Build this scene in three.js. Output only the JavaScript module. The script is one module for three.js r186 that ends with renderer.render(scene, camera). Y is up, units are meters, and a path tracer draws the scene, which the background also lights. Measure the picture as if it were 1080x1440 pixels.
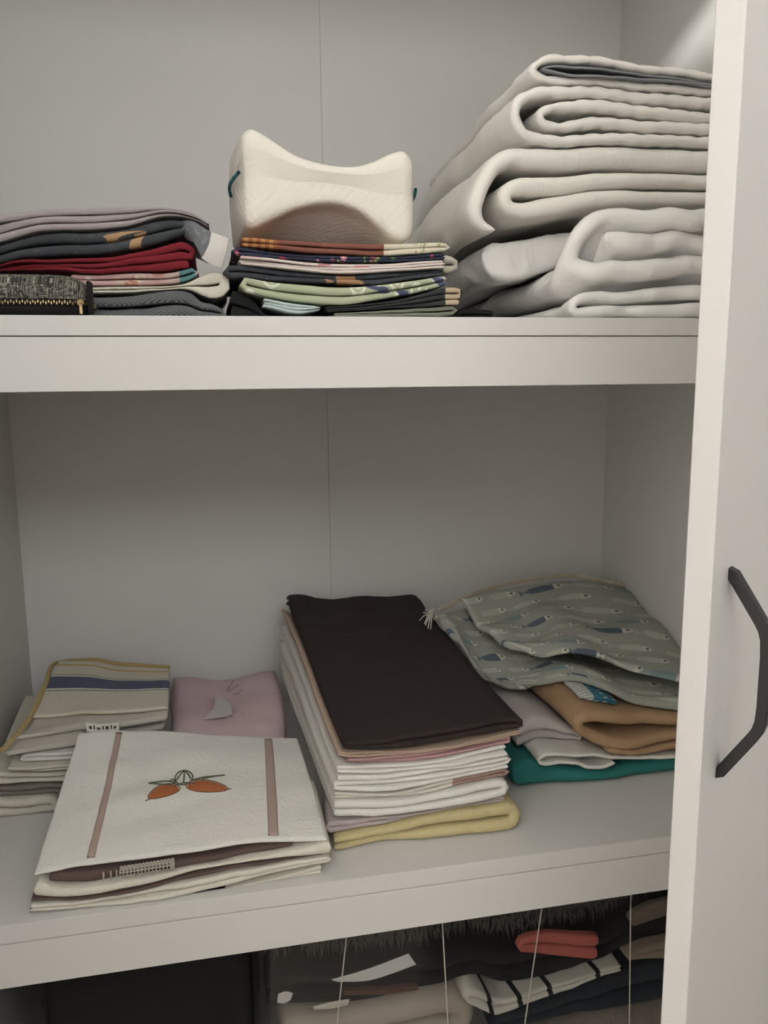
import * as THREE from 'three';
import { RoundedBoxGeometry } from 'three/addons/geometries/RoundedBoxGeometry.js';
import { RectAreaLightUniformsLib } from 'three/addons/lights/RectAreaLightUniformsLib.js';
import { mergeGeometries } from 'three/addons/utils/BufferGeometryUtils.js';

// ---------------------------------------------------------------- camera, exposure
const scene = new THREE.Scene();
scene.background = new THREE.Color(0x000000);
const EYE = 1.4, DIST = 0.85, FPX = 1155.94;
const camera = new THREE.PerspectiveCamera(2 * Math.atan(720 / FPX) * 180 / Math.PI, 0.75, 0.02, 20);
camera.position.set(0, EYE, DIST);
const rad = d => d * Math.PI / 180;
const PITCH = rad(9.6857), YAW = rad(11.8151), ROLL = rad(-0.5246);
const FW = new THREE.Vector3(Math.sin(YAW) * Math.cos(PITCH), -Math.sin(PITCH), -Math.cos(YAW) * Math.cos(PITCH));
const r0 = new THREE.Vector3().crossVectors(FW, new THREE.Vector3(0, 1, 0)).normalize();
const u0 = new THREE.Vector3().crossVectors(r0, FW);
const RT = r0.clone().multiplyScalar(Math.cos(ROLL)).addScaledVector(u0, Math.sin(ROLL));
const UP = u0.clone().multiplyScalar(Math.cos(ROLL)).addScaledVector(r0, -Math.sin(ROLL));
camera.quaternion.setFromRotationMatrix(new THREE.Matrix4().makeBasis(RT, UP, FW.clone().negate()));
scene.add(camera);

const renderer = new THREE.WebGLRenderer({ antialias: true });
renderer.toneMapping = THREE.LinearToneMapping;
renderer.toneMappingExposure = 0.99;
renderer.shadowMap.enabled = true;

// unseen globe lamp lighting the right side panel; added fill panel behind the camera
const LAMP = new THREE.Vector3(-2.0, EYE + 0.93, 0.68);
const lampLight = new THREE.PointLight(new THREE.Color().setRGB(1.0, 0.98, 0.95), 17, 0, 2);
lampLight.position.copy(LAMP); lampLight.castShadow = true; lampLight.shadow.radius = 2.6;
lampLight.name = 'unseen_lamp_light';
scene.add(lampLight);
const FILL = { x: 0.2, y: EYE + 0.80, z: 1.85, w: 1.2, h: 0.5 };          // added fill panel, framed like a window, behind the camera
RectAreaLightUniformsLib.init();
const fillLight = new THREE.RectAreaLight(new THREE.Color().setRGB(0.98, 0.99, 1.0), 4.6, FILL.w, FILL.h);
fillLight.position.set(FILL.x, FILL.y, FILL.z - 0.012); fillLight.lookAt(FILL.x, FILL.y, -9); fillLight.name = 'added_fill_light';
scene.add(fillLight);

// ---------------------------------------------------------------- helpers
const V3 = (x, y, z) => new THREE.Vector3(x, y, z);
function ray(px, py) { return FW.clone().addScaledVector(RT, (px - 540) / FPX).addScaledVector(UP, -(py - 720) / FPX); }
function atZ(px, py, z) { const v = ray(px, py); return camera.position.clone().addScaledVector(v, (z - DIST) / v.z); }
function atY(px, py, y) { const v = ray(px, py); return camera.position.clone().addScaledVector(v, (y - EYE) / v.y); }
function rng(seed) { let a = seed >>> 0; return () => { a = (a + 0x6D2B79F5) | 0; let t = Math.imul(a ^ (a >>> 15), 1 | a); t = (t + Math.imul(t ^ (t >>> 7), 61 | t)) ^ t; return ((t ^ (t >>> 14)) >>> 0) / 4294967296; }; }
function hash3(x, y, z) { let h = Math.imul(x | 0, 374761393) ^ Math.imul(y | 0, 668265263) ^ Math.imul(z | 0, 2147483647 - 1274126177); h = Math.imul(h ^ (h >>> 13), 1274126177); return ((h ^ (h >>> 16)) >>> 0) / 4294967296; }
function noise(x, y = 0, z = 0) {           // value noise, -1..1
  const xi = Math.floor(x), yi = Math.floor(y), zi = Math.floor(z);
  const s = t => t * t * t * (t * (t * 6 - 15) + 10), fx = s(x - xi), fy = s(y - yi), fz = s(z - zi);
  let r = 0;
  for (let i = 0; i < 8; i++) {
    const a = i & 1, b = (i >> 1) & 1, c = i >> 2;
    r += hash3(xi + a, yi + b, zi + c) * (a ? fx : 1 - fx) * (b ? fy : 1 - fy) * (c ? fz : 1 - fz);
  }
  return r * 2 - 1;
}
const fbm = (x, y, z = 0) => noise(x, y, z) * 0.6 + noise(x * 2.1 + 7, y * 2.1 + 3, z * 2.1) * 0.28 + noise(x * 4.3 + 1, y * 4.3 + 9, z * 4.3) * 0.12;
const clamp = (x, a, b) => Math.max(a, Math.min(b, x));
const smooth = (a, b, x) => { const t = clamp((x - a) / (b - a), 0, 1); return t * t * (3 - 2 * t); };

const merge = gs => mergeGeometries(gs.map(g => g.index ? g.toNonIndexed() : g));
const taken = {};
function numbered(n) { const k = taken[n] = (taken[n] ?? -1) + 1; return k ? `${n}_${String(k).padStart(3, '0')}` : n; }
function tag(o, label, category, group, kind) {
  if (label) o.userData.label = label;
  if (category) o.userData.category = category;
  if (group) o.userData.group = group;
  if (kind) o.userData.kind = kind;
  return o;
}
function mesh(name, geo, mat, parent) {
  const m = new THREE.Mesh(geo, mat); m.name = name; m.castShadow = m.receiveShadow = true;
  if (parent) parent.add(m);
  return m;
}
// put a thing's origin at its base: shift geometries, give the root the position
function thing(name, label, category, group, parts) {
  if (pile) { const gs = []; for (const p of parts) p.traverse(o => { if (o.geometry) gs.push(o.geometry); }); pile.push({ geos: gs, make: () => thing(name, label, category, group, parts) }); return null; }
  const bb = new THREE.Box3();
  const geos = new Set();
  for (const p of parts) p.traverse(o => { if (o.geometry) geos.add(o.geometry); });
  for (const g of geos) { g.computeBoundingBox(); bb.union(g.boundingBox); }
  const c = V3((bb.min.x + bb.max.x) / 2, bb.min.y, (bb.min.z + bb.max.z) / 2);
  for (const g of geos) g.translate(-c.x, -c.y, -c.z);
  let root;
  if (parts.length === 1) root = parts[0];
  else { root = new THREE.Group(); parts.forEach(p => root.add(p)); }
  root.name = numbered(name); root.position.copy(c); scene.add(root);
  tag(root, label, category, group);
  return root;
}

// ---------------------------------------------------------------- textures and materials
function dataTex(n, f, tile) {               // grey tile for bumps
  const d = new Uint8Array(n * n * 4);
  for (let j = 0; j < n; j++) for (let i = 0; i < n; i++) {
    const v = clamp(f(i / n, j / n), 0, 1) * 255, k = (j * n + i) * 4;
    d[k] = d[k + 1] = d[k + 2] = v; d[k + 3] = 255;
  }
  const t = new THREE.DataTexture(d, n, n); t.wrapS = t.wrapT = THREE.RepeatWrapping; t.magFilter = THREE.LinearFilter; t.minFilter = THREE.LinearMipmapLinearFilter; t.generateMipmaps = true;
  t.repeat.set(1 / tile, 1 / tile); t.needsUpdate = true; return t;
}
function tileNoise(u, v, f, s) {             // periodic value noise 0..1
  const x = u * f, y = v * f, xi = Math.floor(x), yi = Math.floor(y), q = t => t * t * (3 - 2 * t), a = q(x - xi), b = q(y - yi);
  const h = (i, j) => hash3(((i % f) + f) % f, ((j % f) + f) % f, s);
  return (h(xi, yi) * (1 - a) + h(xi + 1, yi) * a) * (1 - b) + (h(xi, yi + 1) * (1 - a) + h(xi + 1, yi + 1) * a) * b;
}
const terryBump = dataTex(256, (u, v) => 0.55 * tileNoise(u, v, 64, 1) + 0.3 * tileNoise(u, v, 24, 2) + 0.15 * tileNoise(u, v, 8, 3), 0.11);
const fleeceBump = dataTex(256, (u, v) => 0.4 * tileNoise(u, v, 90, 4) + 0.35 * tileNoise(u, v, 30, 5) + 0.25 * tileNoise(u, v, 10, 6), 0.16);
const weaveBump = dataTex(128, (u, v) => 0.5 + 0.22 * Math.sin(u * 2 * Math.PI * 40) + 0.22 * Math.sin(v * 2 * Math.PI * 40) + 0.1 * (tileNoise(u, v, 32, 7) - 0.5), 0.045);
const creaseBump = dataTex(256, (u, v) => 0.6 * tileNoise(u, v, 5, 11) + 0.3 * tileNoise(u, v, 11, 12) + 0.1 * tileNoise(u, v, 40, 13), 0.16);
const knitBump = dataTex(128, (u, v) => { const k = 8; const a = Math.sin(Math.PI * k * (u + v)), b = Math.sin(Math.PI * k * (u - v)); return 0.35 + 0.6 * Math.sqrt(Math.abs(a * b)) - 0.1 * tileNoise(u, v, 40, 9); }, 0.09);
const panelBump = dataTex(128, (u, v) => 0.5 * tileNoise(u, v, 40, 21) + 0.5 * tileNoise(u, v, 13, 22), 0.05);

function colMat(r, g, b, bump = weaveBump, bs = 0.0005, o = {}) {
  return new THREE.MeshStandardMaterial({ color: new THREE.Color().setRGB(r, g, b), roughness: 0.95, bumpMap: bump, bumpScale: bs, ...o });
}
function canvasTex(w, h, draw) {
  const c = document.createElement('canvas'); c.width = w; c.height = h; const g = c.getContext('2d'); draw(g, w, h);
  const t = new THREE.CanvasTexture(c); t.colorSpace = THREE.SRGBColorSpace; t.wrapS = t.wrapT = THREE.RepeatWrapping; return t;
}
function printMat(w, h, draw, rough = 0.92) {
  return new THREE.MeshStandardMaterial({ map: canvasTex(w, h, draw), roughness: rough });
}
const lin = (r, g, b) => new THREE.Color().setRGB(r, g, b);

const M = {
  melamine: new THREE.MeshStandardMaterial({ color: lin(0.75, 0.736, 0.708), roughness: 0.55, bumpMap: panelBump, bumpScale: 0.00006 }),
  doorPaint: new THREE.MeshStandardMaterial({ color: lin(0.575, 0.564, 0.547), roughness: 0.42, bumpMap: panelBump, bumpScale: 0.00005 }),
  blackMetal: new THREE.MeshStandardMaterial({ color: lin(0.014, 0.014, 0.015), roughness: 0.5, metalness: 0.3 }),
  plaster: new THREE.MeshStandardMaterial({ color: lin(0.78, 0.77, 0.75), roughness: 0.95 }),
  ceilingPaint: new THREE.MeshStandardMaterial({ color: lin(0.84, 0.83, 0.81), roughness: 0.95 }),
  floorWood: new THREE.MeshStandardMaterial({ color: lin(0.52, 0.46, 0.39), roughness: 0.5 }),
  quilt: colMat(0.88, 0.85, 0.80, weaveBump, 0.0004),
  lining: colMat(0.25, 0.256, 0.27, weaveBump, 0.0004),
  fleece: colMat(0.86, 0.83, 0.775, fleeceBump, 0.0006),
  blanket: colMat(0.86, 0.825, 0.76, terryBump, 0.00046),
  duvet: colMat(0.88, 0.865, 0.835, creaseBump, 0.0035),
  pillow: colMat(0.90, 0.85, 0.76, knitBump, 0.0006),
  bluePiping: colMat(0.06, 0.27, 0.32),
  whiteTerry: colMat(0.82, 0.80, 0.745, terryBump, 0.00073),
  creamTerry: colMat(0.76, 0.72, 0.62, terryBump, 0.00079),
  brownTerry: colMat(0.030, 0.0205, 0.0185, terryBump, 0.00073),
  mauveBrown: colMat(0.13, 0.085, 0.075, terryBump, 0.00059),
  peachTerry: colMat(0.55, 0.41, 0.31, terryBump, 0.00059),
  pinkTerry: colMat(0.50, 0.30, 0.30, terryBump, 0.00059),
  mauveThin: colMat(0.55, 0.47, 0.46, terryBump, 0.00046),
  yellowTerry: colMat(0.63, 0.54, 0.29, terryBump, 0.00099),
  tealTerry: colMat(0.028, 0.20, 0.185, terryBump, 0.00053),
  tanTerry: colMat(0.44, 0.29, 0.165, fleeceBump, 0.0009),
  lavender: colMat(0.62, 0.565, 0.55, terryBump, 0.00059),
  pinkCotton: colMat(0.66, 0.50, 0.52, creaseBump, 0.003),
  lilac: colMat(0.42, 0.365, 0.375, weaveBump, 0.0004),
  red: colMat(0.205, 0.013, 0.022, weaveBump, 0.0004),
  creamCotton: colMat(0.70, 0.66, 0.56, weaveBump, 0.0005),
  whiteCotton: colMat(0.74, 0.71, 0.67, weaveBump, 0.0005),
  creamLinen: colMat(0.64, 0.60, 0.53, weaveBump, 0.0005),
  greyLinen: colMat(0.22, 0.19, 0.17, terryBump, 0.00066),
  blackCotton: colMat(0.008, 0.008, 0.009, weaveBump, 0.0004),
  aqua: colMat(0.50, 0.60, 0.58, weaveBump, 0.0004),
  ribbon: new THREE.MeshStandardMaterial({ color: lin(0.48, 0.36, 0.31), roughness: 0.38 }),
  carrot: colMat(0.47, 0.155, 0.055, weaveBump, 0.0006),
  leafThread: colMat(0.16, 0.20, 0.11, weaveBump, 0.0006),
  carrotThread: colMat(0.24, 0.12, 0.05),
  lace: colMat(0.72, 0.67, 0.58),
  yellowYarn: colMat(0.55, 0.42, 0.20, terryBump, 0.00033),
  creamYarn: colMat(0.62, 0.53, 0.41, terryBump, 0.00033),
  brass: new THREE.MeshStandardMaterial({ color: lin(0.42, 0.31, 0.16), roughness: 0.35, metalness: 0.9 }),
  blackTape: colMat(0.014, 0.013, 0.013),
  tagLabel: new THREE.MeshStandardMaterial({ color: lin(0.74, 0.69, 0.68), roughness: 0.7 }),
};

// ---------------------------------------------------------------- sheet builder: every cloth is a thick sheet around a middle surface
function samples(len, step, r) {             // 0..len with extra samples near both ends
  const a = [0, 0.06 * r, 0.22 * r, 0.5 * r, r];
  const n = Math.max(2, Math.round((len - 2 * r) / step)), o = [...a];
  for (let i = 1; i < n; i++) o.push(r + (len - 2 * r) * i / n);
  for (let i = 4; i >= 0; i--) o.push(len - a[i]);
  return o;
}
const roundEnd = (d, r) => d >= r ? 1 : Math.sqrt(Math.max(0, 1 - (1 - d / r) ** 2));
function gridSheet(us, vs, f) {              // f(i,j) -> {p, n, h, uv}
  const nu = us.length, nv = vs.length, pos = [], uv = [], idx = [], top = [], bot = [];
  for (let j = 0; j < nv; j++) for (let i = 0; i < nu; i++) {
    const { p, n, h, uva, uvb } = f(i, j);
    const edge = i === 0 || j === 0 || i === nu - 1 || j === nv - 1;
    top.push(pos.length / 3);
    if (edge) { pos.push(p.x, p.y, p.z); uv.push(uva[0], uva[1]); bot.push(pos.length / 3 - 1); }
    else {
      pos.push(p.x + n.x * h, p.y + n.y * h, p.z + n.z * h); uv.push(uva[0], uva[1]);
      bot.push(pos.length / 3);
      pos.push(p.x - n.x * h, p.y - n.y * h, p.z - n.z * h); uv.push((uvb ?? uva)[0], (uvb ?? uva)[1]);
    }
  }
  for (let j = 0; j < nv - 1; j++) for (let i = 0; i < nu - 1; i++) {
    const a = j * nu + i, b = a + 1, c = a + nu, d = c + 1;
    idx.push(top[a], top[b], top[d], top[a], top[d], top[c]);
    idx.push(bot[a], bot[d], bot[b], bot[a], bot[c], bot[d]);
  }
  const g = new THREE.BufferGeometry();
  g.setAttribute('position', new THREE.Float32BufferAttribute(pos, 3));
  g.setAttribute('uv', new THREE.Float32BufferAttribute(uv, 2));
  g.setIndex(idx); return g;
}
function warpGeo(g, w) { const p = g.attributes.position, v = V3(); for (let i = 0; i < p.count; i++) { v.fromBufferAttribute(p, i); w(v); p.setXYZ(i, v.x, v.y, v.z); } p.needsUpdate = true; g.computeVertexNormals(); return g; }

// profile in the plane z = zf: list of {x, y, t}; swept back by len
function sweep(prof, o) {
  const { zf, len, seed = 1, ragged = 0.003, wrinkle = 0.0007, wf = 18, hmod, uvPrint, warp, step = 0.009, skew = 0, taper = 0 } = o;
  // arc length resample
  const cum = [0];
  for (let i = 1; i < prof.length; i++) cum.push(cum[i - 1] + Math.hypot(prof[i].x - prof[i - 1].x, prof[i].y - prof[i - 1].y));
  const L = cum[cum.length - 1], tAvg = prof.reduce((a, q) => a + q.t, 0) / prof.length;
  const r = Math.min(tAvg / 2, L / 4, len / 4);
  const us = samples(L, o.ustep ?? 0.006, r), vs = samples(len, step, r);
  let k = 0;
  const S = us.map(s => {
    while (k < cum.length - 2 && cum[k + 1] < s) k++;
    while (k > 0 && cum[k] > s) k--;
    const f = clamp((s - cum[k]) / Math.max(1e-9, cum[k + 1] - cum[k]), 0, 1), a = prof[k], b = prof[k + 1];
    return { x: a.x + (b.x - a.x) * f, y: a.y + (b.y - a.y) * f, t: a.t + (b.t - a.t) * f, s };
  });
  S.forEach((q, i) => {
    let a = S[Math.max(0, i - 1)], b = S[Math.min(S.length - 1, i + 1)];
    let dx = b.x - a.x, dy = b.y - a.y; const l = Math.hypot(dx, dy) || 1;
    q.nx = -dy / l; q.ny = dx / l;
  });
  const x0 = prof.reduce((a, q) => Math.min(a, q.x), 9), x1 = prof.reduce((a, q) => Math.max(a, q.x), -9);
  const g = gridSheet(us, vs, (i, j) => {
    const q = S[i], v = vs[j], fx = (q.x - x0) / (x1 - x0 || 1);
    const rag = ragged * fbm(q.s * 14 + seed * 3.7, seed * 1.3) * (1 - v / len);
    const w = wrinkle * fbm(q.s * wf + seed, v * wf * 0.7 + seed * 2.1);
    const z = zf + rag - v * (1 + skew * fx);
    const p = V3(q.x + q.nx * w, q.y + q.ny * w, z);
    let h = q.t / 2 * roundEnd(Math.min(q.s, L - q.s), r) * roundEnd(Math.min(v, len - v), r);
    if (hmod) h *= hmod(q.s, v);
    const n = V3(q.nx, q.ny, 0);
    let uva, uvb;
    if (uvPrint) {
      const U = (hh) => [(p.x + n.x * hh - uvPrint.x0) / uvPrint.w, (p.y + n.y * hh + v - uvPrint.y0) / uvPrint.h];
      uva = U(h); uvb = U(-h);
    } else { uva = [q.s, v + 0.5]; uvb = uva; }
    return { p, n, h, uva, uvb };
  });
  if (warp) warpGeo(g, warp);
  if (o.sit !== undefined) warpGeo(g, p => { p.y = Math.max(p.y, o.sit + 0.0004); });
  g.computeVertexNormals();
  return g;
}
// cloths of one pile, collected from top to bottom, then laid down from the bottom up so that none cuts into the one below
function settle(list, cell = 0.010) {
  const H = new Map(), key = (i, k) => i * 4096 + k, ci = x => Math.round((x + 2) / cell), v = V3();
  for (const geos of [...list].reverse()) {
    const B = new Map();
    for (const g of geos) { const p = g.attributes.position; for (let i = 0; i < p.count; i++) { const k = key(ci(p.getX(i)), ci(p.getZ(i))), y = p.getY(i); if (!(B.get(k) <= y)) B.set(k, y); } }
    const need = new Map();
    for (const [k, y] of B) { const h = H.get(k); if (h !== undefined && h - y + 0.0004 > 0) need.set(k, h - y + 0.0004); }
    if (need.size && !geos[0].userData.fixed) {
      let L = new Map();
      for (const [k, n] of need) for (let a = -1; a <= 1; a++) for (let c = -1; c <= 1; c++) { const q = k + a * 4096 + c; L.set(q, Math.max(L.get(q) ?? 0, n)); }
      for (let it = 0; it < 2; it++) { const M2 = new Map(); for (const k of new Set([...L.keys(), ...B.keys()])) { let s = 0; for (let a = -1; a <= 1; a++) for (let c = -1; c <= 1; c++) s += L.get(k + a * 4096 + c) ?? 0; M2.set(k, Math.max(s / 9, need.get(k) ?? 0)); } L = M2; }
      const at = (x, z) => { const fx = (x + 2) / cell, fz = (z + 2) / cell, i = Math.floor(fx), k = Math.floor(fz), a = fx - i, c = fz - k, g = (p, q) => L.get(key(p, q)) ?? 0; return (g(i, k) * (1 - a) + g(i + 1, k) * a) * (1 - c) + (g(i, k + 1) * (1 - a) + g(i + 1, k + 1) * a) * c; };
      for (const g of geos) warpGeo(g, p => { p.y += at(p.x, p.z); });
    }
    for (const g of geos) { const p = g.attributes.position; for (let i = 0; i < p.count; i++) { const k = key(ci(p.getX(i)), ci(p.getZ(i))), y = p.getY(i); for (const q of [k, k + 1, k - 1]) if (!(H.get(q) >= y)) H.set(q, y); } }
  }
}
let pile = null;                              // while a pile is open, things wait here
const openPile = () => { pile = []; };
function closePile() { const p = pile; pile = null;
  for (const q of p) for (const g of q.geos) warpGeo(g, v => { v.x = clamp(v.x, XL + 0.002, XR - 0.003); v.z = Math.max(v.z, ZB + 0.002); });
  settle(p.map(q => q.geos)); p.forEach(q => q.make()); }
// smooth y(x) through traced points
function curveY(pts) {
  const n = pts.length, m = pts.map((p, i) => { const a = pts[Math.max(0, i - 1)], b = pts[Math.min(n - 1, i + 1)]; return (b[1] - a[1]) / (b[0] - a[0]); });
  return x => {
    if (x <= pts[0][0]) return pts[0][1]; if (x >= pts[n - 1][0]) return pts[n - 1][1];
    let i = 0; while (x > pts[i + 1][0]) i++;
    const h = pts[i + 1][0] - pts[i][0], t = (x - pts[i][0]) / h, t2 = t * t, t3 = t2 * t;
    return (2 * t3 - 3 * t2 + 1) * pts[i][1] + (t3 - 2 * t2 + t) * h * m[i] + (-2 * t3 + 3 * t2) * pts[i + 1][1] + (t3 - t2) * h * m[i + 1];
  };
}
// n layers folded to and fro between two traced outlines
function bandProfile(top, bot, n, loop) {
  const T = curveY(top), B = curveY(bot), out = [];
  const xL = (top[0][0] + bot[0][0]) / 2, xR = (top[top.length - 1][0] + bot[bot.length - 1][0]) / 2;
  const gap = x => Math.max(0.0012, (T(x) - B(x)) / n);
  const gL = gap(xL + 0.004), gR = gap(xR - 0.004);
  const a = xL + (n > 1 ? gL / 2 : 0), b = xR - (n > 1 ? gR / 2 : 0), N = Math.max(6, Math.round((b - a) / 0.006));
  let dir = loop === 'R' ? 1 : -1;
  for (let i = 0; i < n; i++) {
    for (let k = 0; k <= N; k++) {
      const f = dir > 0 ? k / N : 1 - k / N, x = a + (b - a) * f;
      out.push({ x, y: T(x) + (B(x) - T(x)) * (i + 0.5) / n, t: gap(x) * 0.86 });
    }
    if (i < n - 1) {
      const x = dir > 0 ? b : a, g = gap(x), yc = T(x) + (B(x) - T(x)) * (i + 1) / n;
      for (let k = 1; k < 10; k++) { const th = Math.PI * k / 10; out.push({ x: x + dir * Math.sin(th) * g * 0.5, y: yc + Math.cos(th) * g * 0.5, t: g * 0.86 }); }
    }
    dir = -dir;
  }
  return out;
}
const C1 = ([X, Y]) => [X / 3.176, 260 + Y / 3.176];
const C2 = ([X, Y]) => [290 + X / 2.634, 150 + Y / 2.634];
const C3 = ([X, Y]) => [570 + X / 2.4545, 60 + Y / 2.4545];
const C4 = ([X, Y]) => [X / 2.25, 900 + Y / 2.25];
const C5 = ([X, Y]) => [370 + X / 2.769, 830 + Y / 2.769];
const C6 = ([X, Y]) => [580 + X / 2.769, 790 + Y / 2.769];
const C8 = ([X, Y]) => [340 + X / 1.6875, 1220 + Y / 1.6875];
function world(conv, pts, zf) { return pts.map(q => { const [px, py] = conv(q), p = atZ(px, py, zf); return [p.x, p.y]; }); }
function band(conv, top, bot, n, loop, o) {
  const T = world(conv, top, o.zf), B = world(conv, bot, o.zf);
  if (o.sit !== undefined) for (const q of B) q[1] = o.sit + 0.0005;
  return sweep(bandProfile(T, B, n, loop), o);
}
function pathSweep(conv, pts, tz, o) {       // free profile, tz = thickness in zoom pixels (number or per point)
  const w = world(conv, pts, o.zf), sc = (0.98 * (DIST - o.zf) / FPX) / (conv([1, 0])[0] - conv([0, 0])[0] ? 1 / (conv([1, 0])[0] - conv([0, 0])[0]) : 1);
  const c = new THREE.CatmullRomCurve3(w.map(([x, y], i) => V3(x, y, (Array.isArray(tz) ? tz[i] : tz) * sc)), false, 'centripetal');
  return sweep(c.getSpacedPoints(Math.round(c.getLength() / 0.004)).map(p => ({ x: p.x, y: p.y, t: p.z })), o);
}
function printRect(conv, a, b, zf) { const p = atZ(...conv(a), zf), q = atZ(...conv(b), zf); return { x0: p.x, y0: q.y, w: q.x - p.x, h: p.y - q.y }; }
// patch through a grid of traced points [px, py, z] (rows from back to front)
function patch(conv, rows, thick, o = {}) {
  const P = rows.map(r => r.map(q => { if (q.isVector3) return q; const [X, Y, z] = q; const [px, py] = conv([X, Y]); return atZ(px, py, z); }));
  const R = P.length, Cn = P[0].length, nu = o.nu ?? 60, nv = o.nv ?? 40;
  const cr = (a, b, c, d, t) => { const t2 = t * t, t3 = t2 * t; const f = (x, y, z, w) => 0.5 * (2 * y + (-x + z) * t + (2 * x - 5 * y + 4 * z - w) * t2 + (-x + 3 * y - 3 * z + w) * t3); return V3(f(a.x, b.x, c.x, d.x), f(a.y, b.y, c.y, d.y), f(a.z, b.z, c.z, d.z)); };
  const ext = (A, i) => i < 0 ? A[0].clone().multiplyScalar(2).sub(A[1]) : i >= A.length ? A[A.length - 1].clone().multiplyScalar(2).sub(A[A.length - 2]) : A[i];
  const line = (A, t) => { const x = clamp(t, 0, 1) * (A.length - 1), i = Math.min(A.length - 2, Math.floor(x)); return cr(ext(A, i - 1), A[i], A[i + 1], ext(A, i + 2), x - i); };
  const S = (u, v) => { const p = line(P.map(r => line(r, u)), v); if (o.bump) p.y += o.bump(u, v, p); return p; };
  const W = P[0][0].distanceTo(P[0][Cn - 1]), H = P[0][0].distanceTo(P[R - 1][0]);
  const us = samples(1, 1 / nu, thick / W), vs = samples(1, 1 / nv, thick / H);
  const nrm = (u, v) => { const e = 0.01, a = S(clamp(u + e, 0, 1), v).sub(S(clamp(u - e, 0, 1), v)), b = S(u, clamp(v + e, 0, 1)).sub(S(u, clamp(v - e, 0, 1))); return b.cross(a).normalize(); };
  const g = gridSheet(us, vs, (i, j) => {
    const u = us[i], v = vs[j], p = S(u, v), n = nrm(u, v);
    const h = thick / 2 * roundEnd(Math.min(u, 1 - u), thick / W / 1.2) * roundEnd(Math.min(v, 1 - v), thick / H / 1.2) * (o.hmod ? o.hmod(u, v) : 1);
    const uva = o.uv ? o.uv(u, v) : [u * W, v * H];
    return { p, n, h, uva };
  });
  g.computeVertexNormals(); g.userData = { S, nrm, W, H };
  return g;
}
function tube(pts, r, seg = 6, closed = false) {
  const c = new THREE.CatmullRomCurve3(pts, closed); return new THREE.TubeGeometry(c, Math.max(8, pts.length * 4), r, seg, closed);
}
const box = (x0, x1, y0, y1, z0, z1, r = 0.0008) => new RoundedBoxGeometry(x1 - x0, y1 - y0, z1 - z0, 1, r).translate((x0 + x1) / 2, (y0 + y1) / 2, (z0 + z1) / 2);

// ---------------------------------------------------------------- the room around the camera, out of view, walls placed for bounce light
const RX0 = -4.2, RX1 = 1.6, RZ0 = -0.60, RZ1 = 1.85, RH = 2.68;
const struct = (name, g, m) => { const o = mesh(name, g, m, scene); o.userData.kind = 'structure'; return o; };
struct('floor', box(RX0 - 0.1, RX1 + 0.1, -0.1, 0, RZ0 - 0.1, RZ1 + 0.1), M.floorWood);
struct('ceiling', box(RX0 - 0.1, RX1 + 0.1, RH, RH + 0.1, RZ0 - 0.1, RZ1 + 0.1), M.ceilingPaint);
struct('wall_back', box(RX0 - 0.1, RX1 + 0.1, 0, RH, RZ0 - 0.1, RZ0), M.plaster);
struct('wall_front', box(RX0 - 0.1, RX1 + 0.1, 0, RH, RZ1, RZ1 + 0.1), M.plaster);
struct('wall_left', box(RX0 - 0.1, RX0, 0, RH, RZ0, RZ1), M.plaster);
struct('wall_right', box(RX1, RX1 + 0.1, 0, RH, RZ0, RZ1), M.plaster);
{
  const globe = mesh('globe', new THREE.SphereGeometry(0.052, 32, 20).translate(LAMP.x, LAMP.y, LAMP.z), new THREE.MeshStandardMaterial({ color: lin(0.9, 0.9, 0.88), emissive: lin(1, 0.955, 0.88), emissiveIntensity: 4 }));
  const rose = mesh('ceiling_rose', new THREE.CylinderGeometry(0.03, 0.03, RH - LAMP.y - 0.045, 24).translate(LAMP.x, (RH + LAMP.y + 0.045) / 2, LAMP.z), M.doorPaint);
  const fillFrame = struct('added_fill_panel_1', merge([box(FILL.x - FILL.w / 2 - 0.05, FILL.x + FILL.w / 2 + 0.05, FILL.y + FILL.h / 2, FILL.y + FILL.h / 2 + 0.05, RZ1 - 0.03, RZ1), box(FILL.x - FILL.w / 2 - 0.05, FILL.x + FILL.w / 2 + 0.05, FILL.y - FILL.h / 2 - 0.05, FILL.y - FILL.h / 2, RZ1 - 0.03, RZ1), box(FILL.x - FILL.w / 2 - 0.05, FILL.x - FILL.w / 2, FILL.y - FILL.h / 2, FILL.y + FILL.h / 2, RZ1 - 0.03, RZ1), box(FILL.x + FILL.w / 2, FILL.x + FILL.w / 2 + 0.05, FILL.y - FILL.h / 2, FILL.y + FILL.h / 2, RZ1 - 0.03, RZ1)]), M.doorPaint);
  mesh('fill_glow', box(FILL.x - FILL.w / 2, FILL.x + FILL.w / 2, FILL.y - FILL.h / 2, FILL.y + FILL.h / 2, RZ1 - 0.008, RZ1 - 0.001), new THREE.MeshStandardMaterial({ color: lin(0.8, 0.82, 0.83), roughness: 0.6, emissive: lin(0.98, 0.99, 1), emissiveIntensity: 0.8 }), fillFrame);  // added glowing panel, soft fill for the shelves
  thing('unseen_ceiling_lamp', 'unseen globe lamp out of view, placed to light the right side panel', 'lamp', null, [globe, rose]);
}

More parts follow.
